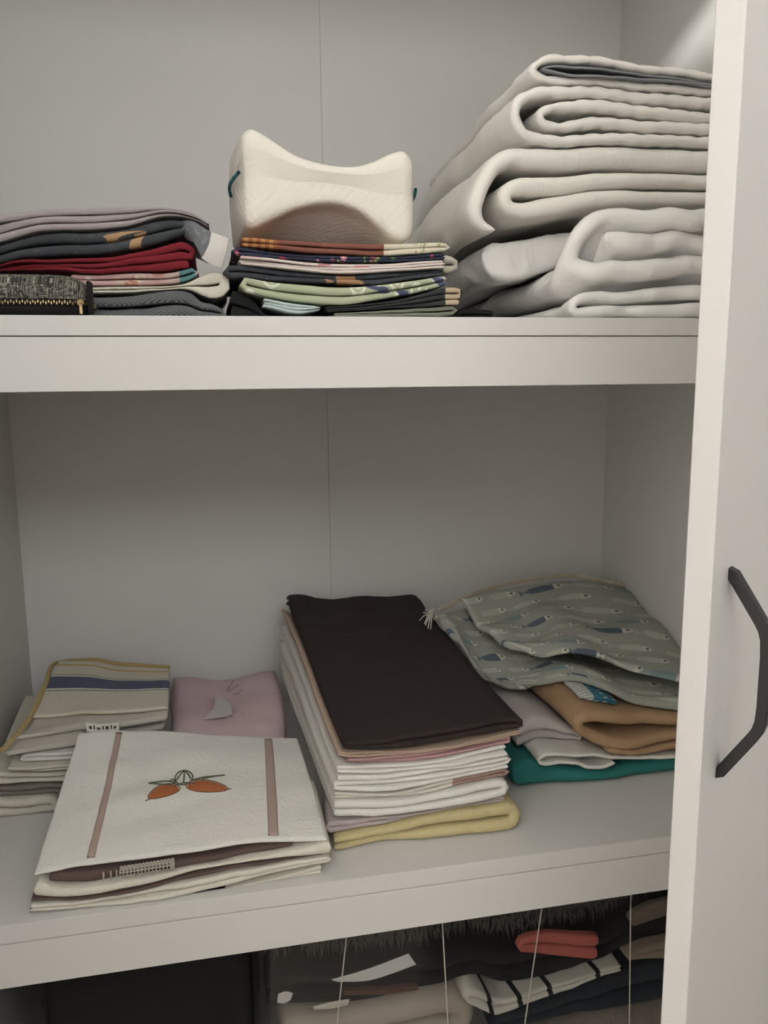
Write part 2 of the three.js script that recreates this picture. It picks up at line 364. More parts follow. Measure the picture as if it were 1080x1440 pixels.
{
  // added dark chest behind the camera, cuts bounce light to the lower shelf
  const wood = new THREE.MeshStandardMaterial({ color: lin(0.045, 0.03, 0.022), roughness: 0.5 }), parts = [];
  parts.push(mesh('carcass', box(-0.75, 0.85, 0.06, 1.12, 1.42, 1.84, 0.004), wood));
  for (const x of [-0.72, 0.82]) for (const z of [1.45, 1.81]) parts.push(mesh('leg', box(x - 0.02, x + 0.02, 0.0005, 0.06, z - 0.02, z + 0.02, 0.003), wood));
  for (let r = 0; r < 4; r++) for (let c = 0; c < 2; c++) {
    const x = -0.73 + c * 0.785, y = 0.09 + r * 0.255, d = mesh('drawer', box(x, x + 0.775, y, y + 0.245, 1.402, 1.419, 0.004), wood);
    mesh('knob', new THREE.SphereGeometry(0.014, 14, 10).translate(x + 0.39, y + 0.12, 1.392), M.brass, d); parts.push(d);
  }
  thing('added_dark_chest', 'added dark chest out of view, darkens the lower shelf', 'chest', null, parts);
}
// ---------------------------------------------------------------- the wardrobe
const XL = -0.3108, XR = 0.7126, XS = 0.1961, ZB = -0.55, TH = 0.018;
const yU = [0.0559, 0.0368, -0.0163].map(v => v + EYE), yL = [-0.5744, -0.5956, -0.6483].map(v => v + EYE), yTop = 0.632 + EYE, yBase = 0.34;
{
  const w = new THREE.Group(); w.name = 'wardrobe'; scene.add(w);
  tag(w, 'white melamine wardrobe with two open shelf bays and doors', 'wardrobe');
  mesh('side_panel', box(XL - TH, XL, 0, yTop + TH, ZB - 0.006, 0), M.melamine, w);
  mesh('side_panel', box(XR, XR + TH, 0, yTop + TH, ZB - 0.006, 0), M.melamine, w);
  mesh('back_panel', box(XL, XS - 0.00015, 0, yTop, ZB - 0.006, ZB, 0.0004), M.melamine, w);
  mesh('back_panel', box(XS + 0.00015, XR, 0, yTop, ZB - 0.006, ZB, 0.0004), M.melamine, w);
  mesh('top_panel', box(XL, XR, yTop, yTop + TH, ZB, 0), M.melamine, w);
  mesh('base_panel', box(XL, XR, yBase - TH, yBase, ZB, 0), M.melamine, w);
  mesh('plinth', box(XL, XR, 0, yBase - TH - 0.001, -0.02, -0.002), M.melamine, w);
  for (const y of [yU, yL]) {
    const s = mesh('shelf', box(XL, XR, y[1], y[0], ZB, 0, 0.0007), M.melamine, w);
    mesh('front_rail', box(XL, XR, y[2], y[1] - 0.0011, -0.018, -0.0004, 0.0007), M.melamine, s);
  }
  // doors: local x runs from the hinge to the free edge, z out of the front face
  const handleGeo = (() => {
    const c = [[0.0825, 0], [0.0805, 0.003], [0.0475, 0.0248], [0.041, 0.0283], [0.034, 0.0302], [0.02, 0.031], [-0.02, 0.031], [-0.032, 0.0302], [-0.039, 0.0283], [-0.0455, 0.0248], [-0.0805, 0.003], [-0.0825, 0]].map(([y, n]) => new THREE.Vector2(n, y));
    const h = 0.0036, a = [], b = [];
    c.forEach((p, i) => { const t = c[Math.min(c.length - 1, i + 1)].clone().sub(c[Math.max(0, i - 1)]).normalize(); const n = new THREE.Vector2(-t.y, t.x); a.push(p.clone().addScaledVector(n, h)); b.push(p.clone().addScaledVector(n, -h)); });
    a[0].x = a[a.length - 1].x = b[0].x = b[b.length - 1].x = 0;
    const g = new THREE.ExtrudeGeometry(new THREE.Shape([...a, ...b.reverse()]), { depth: 0.0078, bevelEnabled: true, bevelSize: 0.0007, bevelThickness: 0.0007, bevelSegments: 2 });
    g.rotateY(-Math.PI / 2);                 // shape x -> z, extrusion -> -x
    return g;
  })();
  const mkDoor = (hx, ang, sgn) => {         // sgn -1: panel extends to -x from its hinge
    const t = 0.0203, W = 0.5023;
    const d = mesh('door', new RoundedBoxGeometry(W, 1.96, t, 2, 0.0012), M.doorPaint, w);
    d.geometry.translate(sgn * W / 2, 0, t / 2);
    d.position.set(hx, 0.07 + 0.98, 0); d.rotation.y = ang;
    const h = mesh('handle', handleGeo.clone(), M.blackMetal, d);
    h.position.set(sgn * (W - 0.0405) + 0.005, EYE - 0.2355 - d.position.y, t - 0.0002);
    h.userData.label = 'black metal bow handle';
    return d;
  };
  const rd = mkDoor(XR + TH, rad(38.83), -1);
  rd.position.x += 0; rd.position.z += 0.0;
  mkDoor(XL - TH, -rad(86), 1);  // left door, out of view, angle set to shade the front from the lamp
}

// ---------------------------------------------------------------- upper shelf, right: quilts, blankets and duvets
const SU = yU[0], SL = yL[0];
const one = (name, label, category, group, g, m) => thing(name, label, category, group, [mesh(name, g, m)]);
const LB = 0.43;                             // depth of the folded bedding
const sagBack = (amp, f, sd) => p => { const d = -p.z; p.y += amp * fbm(p.x * f + sd, d * f, sd) * smooth(0.02, 0.2, d); };
{
  const zf = -0.064, BED = 'folded bedding on the upper shelf';
  const quilted = (L, a) => (s, v) => 1 - a + a * Math.sqrt(Math.abs(Math.sin(Math.PI * s / L))) * Math.sqrt(Math.abs(Math.sin(Math.PI * (v + 0.012) / (L * 1.4))));
  const lean = (dx, dy) => p => {            // the pile sags and wanders towards the back, all layers alike
    const d = clamp((zf - p.z) / LB, 0, 1), e = smooth(0, 0.3, d);
    p.x += 0.010 * e * fbm(p.z * 13, p.y * 16, 6) - dx * d; p.y += 0.005 * e * fbm(p.x * 11, p.z * 12, 7) + 0.0018 * fbm(p.x * 20, 3.3, 2) - dy * d * d;
  };
  openPile();
  // quilt with a grey lining
  const A = [[1290, 178], [1180, 165], [1050, 140], [800, 95], [600, 72], [490, 62], [443, 90], [475, 122], [600, 146], [800, 158], [1050, 192], [1180, 205], [1290, 212]];
  const lA = A.map((q, i) => [q[0] + (i > 4 && i < 8 ? 26 : 0), q[1] + (i < 6 ? 24 : i === 6 ? 0 : -22)]);
  const wA = lean(0.0, 0.03);
  const qa = mesh('quilt_cover', pathSweep(C3, A, 32, { zf, len: LB, seed: 3, wrinkle: 0.0014, hmod: quilted(0.03, 0.3), ustep: 0.005, warp: wA }), M.quilt);
  const ql = mesh('lining', pathSweep(C3, lA, 9, { zf: zf + 0.004, len: LB, seed: 4, wrinkle: 0.0012, wf: 40, warp: wA }), M.lining); ql.userData.label = 'grey lining showing inside the fold';
  thing('quilt', 'white quilt with grey lining, topmost of the bedding pile', 'quilt', BED, [qa, ql]);
  // waffle quilt folded twice
  const B = [[1290, 238], [1180, 226], [1050, 206], [800, 186], [600, 174], [460, 170], [400, 194], [384, 245], [408, 300], [480, 330], [600, 341], [800, 333], [1050, 343], [1180, 349], [1260, 350], [1288, 330], [1260, 306], [1180, 306], [1050, 296], [800, 286], [620, 284], [530, 288], [478, 272], [468, 244], [506, 222], [600, 222], [800, 236], [1050, 256], [1180, 262], [1262, 264]];
  const tB = B.map((q, i) => i < 6 ? 44 : i < 9 ? 40 : i < 15 ? 42 : i < 18 ? 36 : i < 21 ? 44 : i < 25 ? 34 : 46);
  one('quilt', 'white puffy quilt folded double under the grey-lined quilt', 'quilt', BED, pathSweep(C3, B, tB, { zf, len: LB, seed: 7, wrinkle: 0.0012, ustep: 0.004, hmod: quilted(0.024, 0.34), warp: lean(0.0, 0.03) }), M.quilt);
  // fleece blanket draped at its left
  const Cc = [[1290, 426], [1180, 416], [1050, 406], [800, 398], [560, 400], [440, 391], [366, 386], [312, 420], [284, 470], [262, 530], [252, 584], [270, 628], [312, 646]];
  const fleeceGeo = pathSweep(C3, Cc, [76, 76, 78, 78, 76, 72, 64, 58, 54, 52, 48, 42, 36], { zf, len: LB, seed: 11, wrinkle: 0.0025, wf: 12, step: 0.008, warp: p => { lean(0.0, 0.03)(p); const k = 1 - smooth(0.27, 0.31, p.x); p.x += k * (0.006 * Math.sin(p.z * 34 + 1) + 0.004 * fbm(p.z * 20, p.y * 14, 3)); p.y -= k * 0.012 * smooth(0.15, 0.4, -p.z); } });
  fleeceGeo.userData.fixed = true; one('blanket', 'fluffy ivory fleece blanket with a draped side fold', 'blanket', BED, fleeceGeo, M.fleece);
  // rolled blanket
  const Dd = [[1290, 488], [1180, 486], [1050, 480], [800, 472], [600, 482], [470, 492], [400, 494], [354, 520], [358, 556], [404, 574], [480, 566], [600, 548], [800, 534], [1050, 540], [1180, 546], [1290, 550]];
  one('blanket', 'cream blanket rolled at its folded end, below the fleece', 'blanket', BED, pathSweep(C3, Dd, [52, 52, 52, 54, 62, 66, 62, 52, 50, 58, 66, 62, 56, 52, 52, 52], { zf: zf + 0.004, len: LB, seed: 13, wrinkle: 0.0018, warp: lean(0.004, 0.03) }), M.blanket);
  // cover crumpled between the blanket and the duvet
  const zF = -0.10;
  const F = [[1290, 660], [1050, 654], [800, 664], [640, 696], [520, 722], [420, 738], [340, 748], [285, 752]];
  one('duvet', 'crumpled white cotton duvet between cream blanket and lowest duvet', 'duvet', BED, pathSweep(C3, F, [56, 56, 66, 96, 122, 134, 138, 136], { zf: zF, len: 0.37, seed: 17, wrinkle: 0.004, wf: 18, step: 0.008, warp: p => { const d = clamp((zF - p.z) / 0.4, 0, 1); p.y -= 0.03 * d * d; p.y += 0.005 * fbm(p.x * 30, p.z * 22, 3); p.z += 0.008 * fbm(p.x * 26, p.y * 34, 4); p.x += 0.008 * fbm(p.z * 18, p.y * 30, 9); } }), M.duvet);
  // puffy duvet with open fold
  const zE = -0.014;
  const squash = p => { const d = smooth(0.010, 0.044, zE - p.z); const dd = clamp((zE - p.z) / 0.45, 0, 1); p.y = SU + (p.y - SU) * (1 - 0.43 * d) * (1 - 0.38 * dd * dd); p.x += 0.004 * fbm(p.y * 40, p.z * 24, 5); p.y += 0.003 * fbm(p.x * 26, p.z * 22, 8) * smooth(0.005, 0.03, p.y - SU); };
  const E = [[690, 694], [770, 692], [900, 688], [1050, 690], [1180, 692], [1250, 690], [1278, 650], [1250, 612], [1180, 608], [1040, 606], [850, 606], [730, 608], [650, 636], [604, 690], [594, 745], [640, 780], [740, 786], [880, 776], [1040, 770], [1180, 773], [1270, 778]];
  one('duvet', 'puffy white duvet with open fold loop on the upper shelf', 'duvet', BED, pathSweep(C3, E, [96, 88, 80, 76, 76, 76, 70, 74, 76, 80, 80, 78, 74, 70, 70, 74, 80, 80, 78, 76, 74], { zf: zE, len: 0.47, seed: 19, ragged: 0.012, wrinkle: 0.005, wf: 22, warp: squash }), M.duvet);
  const E2 = band(C3, [[575, 884], [640, 850], [760, 852], [860, 840], [1000, 828], [1290, 828]], [[590, 960], [1290, 960]], 2, 'L', { zf: zE - 0.004, len: 0.46, seed: 23, sit: SU, ragged: 0.014, wrinkle: 0.003, wf: 22, warp: squash });
  one('duvet', 'flat white duvet lying on the shelf under the others', 'duvet', BED, E2, M.duvet);
  closePile();
}

// ---------------------------------------------------------------- upper shelf, middle: pillow on a stack of printed cloth
{
  // bone-shaped foam pillow: rings along x, hollow above and below
  const zf = -0.075, zb = -0.20, P = (X, Y) => { const p = atZ(...C2([X, Y]), zf); return [p.x, p.y]; };
  const yT = curveY([[96, 84], [140, 70], [200, 98], [260, 138], [330, 178], [440, 206], [540, 209], [620, 186], [680, 156], [725, 143], [772, 152]].map(q => P(...q)));
  const yB = curveY([[96, 470], [150, 462], [220, 430], [320, 384], [440, 362], [540, 384], [620, 440], [690, 492], [740, 497], [772, 490]].map(q => P(...q)));
  const x0 = P(104, 0)[0], x1 = P(768, 0)[0], N = 70, K = 72, pos = [], uv = [], idx = [];
  const cz = (zf + zb) / 2, dz = (zf - zb) / 2;
  for (let i = 0; i <= N; i++) {
    const f = i / N, xe = x0 + (x1 - x0) * f, edge = Math.min(f, 1 - f) * (x1 - x0), r = 0.016;
    const k = edge < r ? Math.sqrt(1 - (1 - edge / r) ** 2) : 1;
    const t = yT(xe), b = yB(xe), base = P(0, 498)[1];
    const ins = (1 - k) * 0.016;
    for (let j = 0; j < K; j++) {
      const a = j / K * Math.PI * 2, e = 0.24;
      const c = Math.cos(a), s = Math.sin(a), sc = Math.sign(c) * Math.abs(c) ** e, ss = Math.sign(s) * Math.abs(s) ** e;
      const end = (i === 0 || i === N) ? 0 : 1;
      const dd = Math.max(0, dz - ins) * (end || 0.6), z = cz + sc * dd;
      const be = base + (b - base) * smooth(zb + 0.01, zf - 0.008, z);                // the hollow below runs out towards the back
      const cy = (t + b) / 2, y = ss > 0 ? cy + ss * (t - ins - cy) * (end || 0.6) : cy + ss * (cy - be - ins) * (end || 0.6);
      const bulge = (f < 0.5 ? -1 : 1) * 0.004 * (1 - k);
      pos.push(xe + bulge, y, z); uv.push(xe, y + (s > 0 ? -z : z));
    }
  }
  for (let i = 0; i < N; i++) for (let j = 0; j < K; j++) { const a = i * K + j, b = i * K + (j + 1) % K, c = a + K, d = b + K; idx.push(a, c, d, a, d, b); }
  for (const [i, s] of [[0, 1], [N, -1]]) { const c0 = pos.length / 3; let m = V3(); for (let j = 0; j < K; j++) m.add(V3(pos[(i * K + j) * 3], pos[(i * K + j) * 3 + 1], pos[(i * K + j) * 3 + 2])); m.divideScalar(K); pos.push(m.x, m.y, m.z); uv.push(m.z, m.y); for (let j = 0; j < K; j++) { const a = i * K + j, b = i * K + (j + 1) % K; s > 0 ? idx.push(c0, a, b) : idx.push(c0, b, a); } }
  const g = new THREE.BufferGeometry(); g.setAttribute('position', new THREE.Float32BufferAttribute(pos, 3)); g.setAttribute('uv', new THREE.Float32BufferAttribute(uv, 2)); g.setIndex(idx); g.computeVertexNormals();
  const body = mesh('pillow_cover', g, M.pillow);
  const parts = [body];
  for (const [X, Y, s] of [[92, 250, -1], [772, 300, 1]]) {            // blue zip edge round each end
    const [bx, by] = P(X, Y), q = [];
    for (let i = 0; i <= 12; i++) { const f = i / 12; q.push(V3(bx + s * (0.004 + 0.006 * Math.sin(Math.PI * f * 0.9)) - s * 0.006, by - 0.012 * f, zf + 0.001 - f * 0.06)); }
    const z = mesh('zip_edge', tube(q, 0.0019), M.bluePiping); z.userData.label = 'teal zip edging'; parts.push(z);
  }
  const o = thing('bone_pillow', 'cream bone-shaped foam pillow with teal zip edging', 'pillow', null, parts);
  o.rotation.y = rad(5);

  openPile();
  const STK = 'folded printed fabrics under the cream pillow', z0 = -0.05, len = 0.22;
  const O = (seed, dz = 0, extra = {}) => ({ zf: z0 + dz, len, seed, ragged: 0.006, wrinkle: 0.0007, wf: 26, ...extra });
  const pr = (a, b) => printRect(C2, a, b, z0);
  const full = pr([60, 440], [940, 800]);
  const px = (g, w, h) => (X, Y) => [(X - 60) / 880 * w, (Y - 440) / 360 * h];       // trace coordinates -> canvas
  const speck = (g, w, h, n, cols, r0, r1, seed) => { const R = rng(seed); for (let i = 0; i < n; i++) { g.fillStyle = cols[Math.floor(R() * cols.length)]; g.beginPath(); g.ellipse(R() * w, R() * h, r0 + R() * (r1 - r0), r0 + R() * (r1 - r0), R() * 3, 0, 7); g.fill(); } };
  const swirl = (g, x, y, r, col, lw, turns = 1.6) => { g.strokeStyle = col; g.lineWidth = lw; g.beginPath(); for (let i = 0; i <= 40; i++) { const a = i / 40 * turns * 6.283, q = r * (1 - i / 46); const X = x + Math.cos(a) * q, Y = y + Math.sin(a) * q; i ? g.lineTo(X, Y) : g.moveTo(X, Y); } g.stroke(); };
  const rust = printMat(880, 360, (g, w, h) => {
    const c = px(g, w, h); g.fillStyle = '#d9d2bd'; g.fillRect(0, 0, w, h);
    g.fillStyle = '#855548'; g.fillRect(0, 0, c(645, 0)[0], h);
    for (let i = 0; i < 9; i++) { g.fillStyle = i % 2 ? '#b98a55' : '#a0613f'; g.fillRect(c(118 + i * 15, 0)[0], 0, 15, h); }
    g.fillStyle = '#8e9a5c'; const R = rng(5); for (let i = 0; i < 260; i++) { g.beginPath(); g.ellipse(c(760, 0)[0] + R() * 150, R() * h, 3.5, 2.5, R() * 3, 0, 7); g.fill(); }
    speck(g, c(640, 0)[0], h, 500, ['rgba(120,62,46,.5)', 'rgba(170,98,74,.4)'], 1, 3, 8);
  });
  const navy = printMat(880, 360, (g, w, h) => {
    g.fillStyle = '#31364a'; g.fillRect(0, 0, w, h); speck(g, w, h, 120, ['#3f4763', '#262a3c'], 4, 12, 3);
    const R = rng(12);
    for (let i = 0; i < 90; i++) { const x = R() * w, y = R() * h, r = 6 + R() * 12; g.fillStyle = ['#b9566b', '#d08b98', '#a03d58'][i % 3]; for (let k = 0; k < 5; k++) { g.beginPath(); g.ellipse(x + Math.cos(k * 1.256) * r * .6, y + Math.sin(k * 1.256) * r * .6, r * .5, r * .4, k, 0, 7); g.fill(); } g.fillStyle = '#e6cfae'; g.beginPath(); g.arc(x, y, r * .25, 0, 7); g.fill(); }
    for (let i = 0; i < 90; i++) { g.fillStyle = ['#6d8a4a', '#8fa566'][i % 2]; g.beginPath(); g.ellipse(w * (.45 + .3 * R()), R() * h, 10, 4, R() * 3, 0, 7); g.fill(); }
  });
  const pinkStripe = printMat(880, 360, (g, w, h) => { g.fillStyle = '#e2d6cf'; g.fillRect(0, 0, w, h); const R = rng(31); for (let i = 0; i < 60; i++) { g.fillStyle = ['#c06a72', '#d89a9c', '#b04f5c', '#ece2da'][i % 4]; g.globalAlpha = .8; g.fillRect(R() * w, R() * h, 40 + R() * 110, 3 + R() * 4); } g.globalAlpha = 1; });
  const charcoal = printMat(880, 360, (g, w, h) => {
    const c = px(g, w, h); g.fillStyle = '#3d4146'; g.fillRect(0, 0, w, h); const R = rng(41);
    for (let i = 0; i < 120; i++) swirl(g, R() * w, R() * h, 6 + R() * 12, '#565b62', 2);
    g.fillStyle = '#a98262'; for (const [X, Y] of [[465, 620], [420, 655], [520, 650]]) { g.beginPath(); const [x, y] = c(X, Y); g.moveTo(x, y - 30); g.quadraticCurveTo(x + 40, y - 20, x + 72, y + 26); g.quadraticCurveTo(x + 20, y + 20, x, y - 30); g.fill(); }
    g.fillRect(...c(465, 560), 72, 90);
  });
  const green = printMat(880, 360, (g, w, h) => {
    g.fillStyle = '#b3ba9c'; g.fillRect(0, 0, w, h); const R = rng(51);
    for (let i = 0; i < 70; i++) swirl(g, R() * w, R() * h, 16 + R() * 30, '#e2e4d2', 9, 1.2);
    g.fillStyle = '#4d5570'; for (const [X, Y] of [[600, 660], [640, 672], [715, 680], [850, 630], [870, 650]]) { const [x, y] = px(g, w, h)(X, Y); g.beginPath(); g.ellipse(x, y, 26, 12, .3, 0, 7); g.fill(); }
  });
  const darkStripe = printMat(880, 360, (g, w, h) => { const c = px(g, w, h); g.fillStyle = '#26282b'; g.fillRect(0, 0, w, h); g.fillStyle = '#4a4d4e'; for (let i = 0; i < 130; i++) g.fillRect(i * 7, 0, 2, h); g.fillStyle = '#c0ae92'; g.fillRect(c(880, 0)[0], 0, w, h); });
  const paleStripe = printMat(880, 360, (g, w, h) => { g.fillStyle = '#8d8f7e'; g.fillRect(0, 0, w, h); g.fillStyle = '#5d6056'; for (let i = 0; i < 60; i++) g.fillRect(0, i * 6, w, 2.2); });
  const S = (name, label, top, bot, n, loop, o, mat, print) => one(name, label, 'fabric', STK, band(C2, top, bot, n, loop, { ...o, ...(print ? { uvPrint: full } : {}) }), mat);
  S('folded_fabric', 'rust and cream printed cloth directly under the pillow', [[122, 482], [400, 499], [640, 506], [870, 501], [902, 512]], [[122, 516], [400, 541], [620, 553], [800, 546], [898, 536]], 2, 'R', O(1), rust, 1);
  S('folded_fabric', 'navy floral cloth with pink blossoms in the fabric stack', [[100, 520], [300, 544], [450, 552], [640, 556], [890, 542]], [[100, 552], [300, 566], [480, 577], [700, 574], [890, 566]], 2, 'L', O(2, -0.002), navy, 1);
  S('folded_fabric', 'pink and white striped cloth with thin layers', [[104, 556], [300, 570], [500, 582], [700, 578], [890, 568]], [[138, 592], [300, 602], [500, 619], [700, 610], [882, 598]], 3, 'R', O(3, 0.002), pinkStripe, 1);
  S('folded_fabric', 'charcoal cloth with tan motif above the green swirl cloth', [[70, 588], [150, 596], [300, 606], [500, 623], [700, 614], [860, 602]], [[76, 640], [250, 646], [450, 654], [640, 662], [760, 642], [900, 626]], 2, 'L', O(4, -0.003), charcoal, 1);
  S('folded_fabric', 'off-white cloth with a rounded fold beside the pink stripes', [[860, 548], [900, 548], [928, 566]], [[860, 618], [900, 618], [928, 608]], 2, 'R', O(5, -0.05, { len: 0.14 }), M.creamCotton);
  S('folded_fabric', 'sage green cloth with white swirls', [[112, 626], [200, 642], [300, 652], [520, 666], [700, 652], [906, 626]], [[160, 692], [280, 717], [500, 737], [640, 716], [895, 668]], 2, 'L', O(6, 0.003), green, 1);
  S('folded_fabric', 'small pale aqua cloth with pleated corner at shelf edge', [[190, 706], [300, 724], [425, 740]], [[228, 745], [330, 768], [425, 752]], 3, 'R', O(7, 0.006, { len: 0.12 }), M.aqua);
  S('folded_fabric', 'black pinstriped cloth with beige folded ends', [[440, 744], [700, 716], [880, 674], [935, 672]], [[440, 762], [700, 748], [900, 738], [957, 736]], 3, 'R', O(8, 0.001), darkStripe, 1);
  S('folded_fabric', 'olive grey striped cloth low in the fabric stack', [[470, 764], [700, 752], [900, 742], [932, 748]], [[470, 779], [925, 779]], 2, 'R', O(9, 0.0), paleStripe, 1);
  S('folded_fabric', 'plain black cloth at the very bottom of the fabric stack', [[62, 664], [120, 690], [180, 728], [215, 772], [470, 783], [925, 783], [945, 752], [1066, 752]], [[62, 800], [500, 800], [1066, 800]], 2, 'R', O(10, -0.012, { sit: SU, len: 0.2 }), M.blackCotton);
  closePile();
}

// ---------------------------------------------------------------- upper shelf, left: folded linen and a zip pouch
{
  const GR = 'folded linen behind the tweed pouch', zf = -0.07, len = 0.26;
  const O = (seed, dz = 0, extra = {}) => ({ zf: zf + dz, len, seed, ragged: 0.006, wrinkle: 0.0009, wf: 22, ...extra });
  const full = printRect(C1, [-120, 80], [1040, 600], zf);
  const cv = (X, Y) => [(X + 120) / 1160 * 928, (Y - 80) / 520 * 416];
  const paisley = (base, line, leaves, border) => printMat(928, 416, (g, w, h) => {
    g.fillStyle = base; g.fillRect(0, 0, w, h); const R = rng(77);
    for (let i = 0; i < 150; i++) { const x = R() * w, y = R() * h, r = 6 + R() * 14; g.strokeStyle = line; g.lineWidth = 1.8; g.beginPath(); for (let k = 0; k <= 30; k++) { const a = k / 30 * 8, q = r * (1 - k / 36); k ? g.lineTo(x + Math.cos(a) * q, y + Math.sin(a) * q) : g.moveTo(x + q, y); } g.stroke(); }
    if (leaves) { g.fillStyle = '#b3906a'; const L = (pts) => { g.beginPath(); pts.forEach((p, i) => i ? g.lineTo(...cv(...p)) : g.moveTo(...cv(...p))); g.closePath(); g.fill(); }; L([[440, 215], [470, 202], [530, 188], [640, 182], [560, 200], [500, 222], [470, 232]]); L([[645, 182], [590, 198], [570, 225], [560, 264], [612, 264], [620, 230]]); }
  });
  openPile();
  const lil = band(C1, [[-120, 148], [0, 132], [200, 109], [400, 99], [600, 98], [700, 101], [800, 126], [890, 168], [938, 196]], [[-120, 268], [0, 258], [100, 230], [200, 208], [430, 202], [560, 186], [700, 150], [800, 158], [890, 192], [932, 214]], 3, 'R', O(1));
  one('folded_sheet', 'lilac grey folded sheet on top of the linen pile', 'sheet', GR, lil, M.lilac);
  const dark = paisley('#3f4347', '#5c6166', true), pale = paisley('#74767a', '#a3a4a5', false);
  const main = mesh('folded_layers', band(C1, [[-120, 276], [0, 266], [100, 238], [200, 215], [430, 209], [560, 194], [700, 158], [790, 164], [835, 195]], [[-120, 366], [0, 350], [100, 326], [300, 318], [450, 314], [600, 288], [750, 254], [838, 240]], 2, 'R', O(2, -0.002, { uvPrint: full })), dark);
  const fz = zf + 0.006;
  const flap = mesh('hanging_flap', patch(C1, [[[772, 168, fz - 0.03], [840, 182, fz - 0.01], [905, 208, fz], [946, 220, fz + 0.001]], [[800, 205, fz - 0.02], [858, 232, fz], [905, 262, fz + 0.004], [940, 290, fz + 0.004]], [[842, 262, fz - 0.015], [866, 292, fz], [886, 325, fz + 0.002], [902, 352, fz + 0.002]]], 0.003, { nu: 24, nv: 20, uv: (u, v) => [u * 0.25 + 0.3, v * 0.3 + 0.2] }), pale);
  flap.userData.label = 'grey paisley corner hanging over the pile';
  const bord = mesh('border_band', patch(C1, [[[944, 219, fz + 0.0015], [985, 228, fz + 0.003], [1026, 240, fz + 0.002]], [[925, 288, fz + 0.004], [968, 300, fz + 0.006], [1010, 312, fz + 0.004]], [[898, 352, fz + 0.002], [945, 370, fz + 0.003], [990, 380, fz + 0.001]]], 0.003, { nu: 16, nv: 20 }), M.whiteCotton);
  bord.userData.label = 'pale grey border band';
  thing('folded_sheet', 'charcoal paisley sheet with tan leaves and a hanging pale corner', 'sheet', GR, [main, flap, bord]);
  one('folded_cloth', 'red folded cloth curled at its end', 'cloth', GR, band(C1, [[-40, 372], [60, 344], [200, 330], [440, 324], [600, 298], [750, 264], [830, 256], [858, 300]], [[-40, 384], [150, 384], [300, 387], [440, 396], [600, 388], [750, 386], [862, 370]], 3, 'R', O(3, 0.003, { wrinkle: 0.0016, wf: 34 })), M.red);
  const pastel = printMat(928, 416, (g, w, h) => { g.fillStyle = '#c9a7a3'; g.fillRect(0, 0, w, h); const R = rng(9); for (let i = 0; i < 260; i++) { g.fillStyle = ['#d9c9bd', '#b98f90', '#cdb6ac', '#e0d8cd', '#c08a72'][Math.floor(R() * 5)]; g.beginPath(); g.ellipse(R() * w, R() * h, 8 + R() * 22, 5 + R() * 12, R() * 3, 0, 7); g.fill(); } g.fillStyle = '#5d8c8e'; g.fillRect(cv(790, 0)[0], 0, 62, h); });
  one('folded_cloth', 'pastel pink patterned cloth with teal end, under the red cloth', 'cloth', GR, band(C1, [[300, 392], [440, 400], [600, 392], [750, 390], [870, 375]], [[300, 448], [500, 450], [700, 444], [840, 432], [884, 410]], 2, 'R', O(4, 0.0, { uvPrint: full })), pastel);
  one('folded_cloth', 'cream cloth rolled at its end beside the fabric stack', 'cloth', GR, band(C1, [[300, 458], [600, 454], [820, 444], [890, 412], [955, 382], [1000, 392]], [[300, 486], [600, 482], [820, 466], [880, 486], [950, 512], [1004, 486]], 2, 'R', O(5, 0.004)), M.creamCotton);
  const herring = printMat(928, 416, (g, w, h) => { g.fillStyle = '#6d7072'; g.fillRect(0, 0, w, h); g.strokeStyle = '#3c3f42'; g.lineWidth = 3; for (let b = 0; b < 8; b++) for (let i = -20; i < 60; i++) { g.beginPath(); const x = b * 116; g.moveTo(x, i * 9); g.lineTo(x + 116, i * 9 + (b % 2 ? -52 : 52)); g.stroke(); } });
  one('folded_cloth', 'grey herringbone striped cloth at the shelf edge beside the pouch', 'cloth', GR, band(C1, [[345, 500], [450, 498], [600, 492], [740, 472], [840, 474], [890, 520], [940, 524], [1000, 556]], [[345, 600], [700, 600], [1004, 600]], 2, 'R', O(6, 0.012, { sit: SU, uvPrint: full, wrinkle: 0.002, wf: 30 })), herring);
  closePile();

  // tweed pouch
  const tweed = new THREE.MeshStandardMaterial({ roughness: 0.95, map: canvasTex(512, 512, (g, w, h) => {
    g.fillStyle = '#4a4843'; g.fillRect(0, 0, w, h); const R = rng(101);
    for (let i = 0; i < 6500; i++) { const v = R(); g.fillStyle = v < .34 ? '#2a2925' : v < .68 ? '#8f8a7e' : v < .93 ? '#d0cabb' : '#5f5b52'; const x = R() * w, y = R() * h; R() < .5 ? g.fillRect(x, y, 10 + R() * 16, 2.2) : g.fillRect(x, y, 2.2, 10 + R() * 16); }
  }), bumpMap: terryBump, bumpScale: 0.001 });
  const pz = -0.012, P = (X, Y) => { const p = atZ(...C1([X, Y]), pz); return p; };
  const xr = P(352, 0).x, xl = XL + 0.03, yb = SU + 0.0005, yt = P(150, 384).y, zc = pz - 0.065, hw = (xr - xl) / 2, xc = (xl + xr) / 2, hd = 0.065;
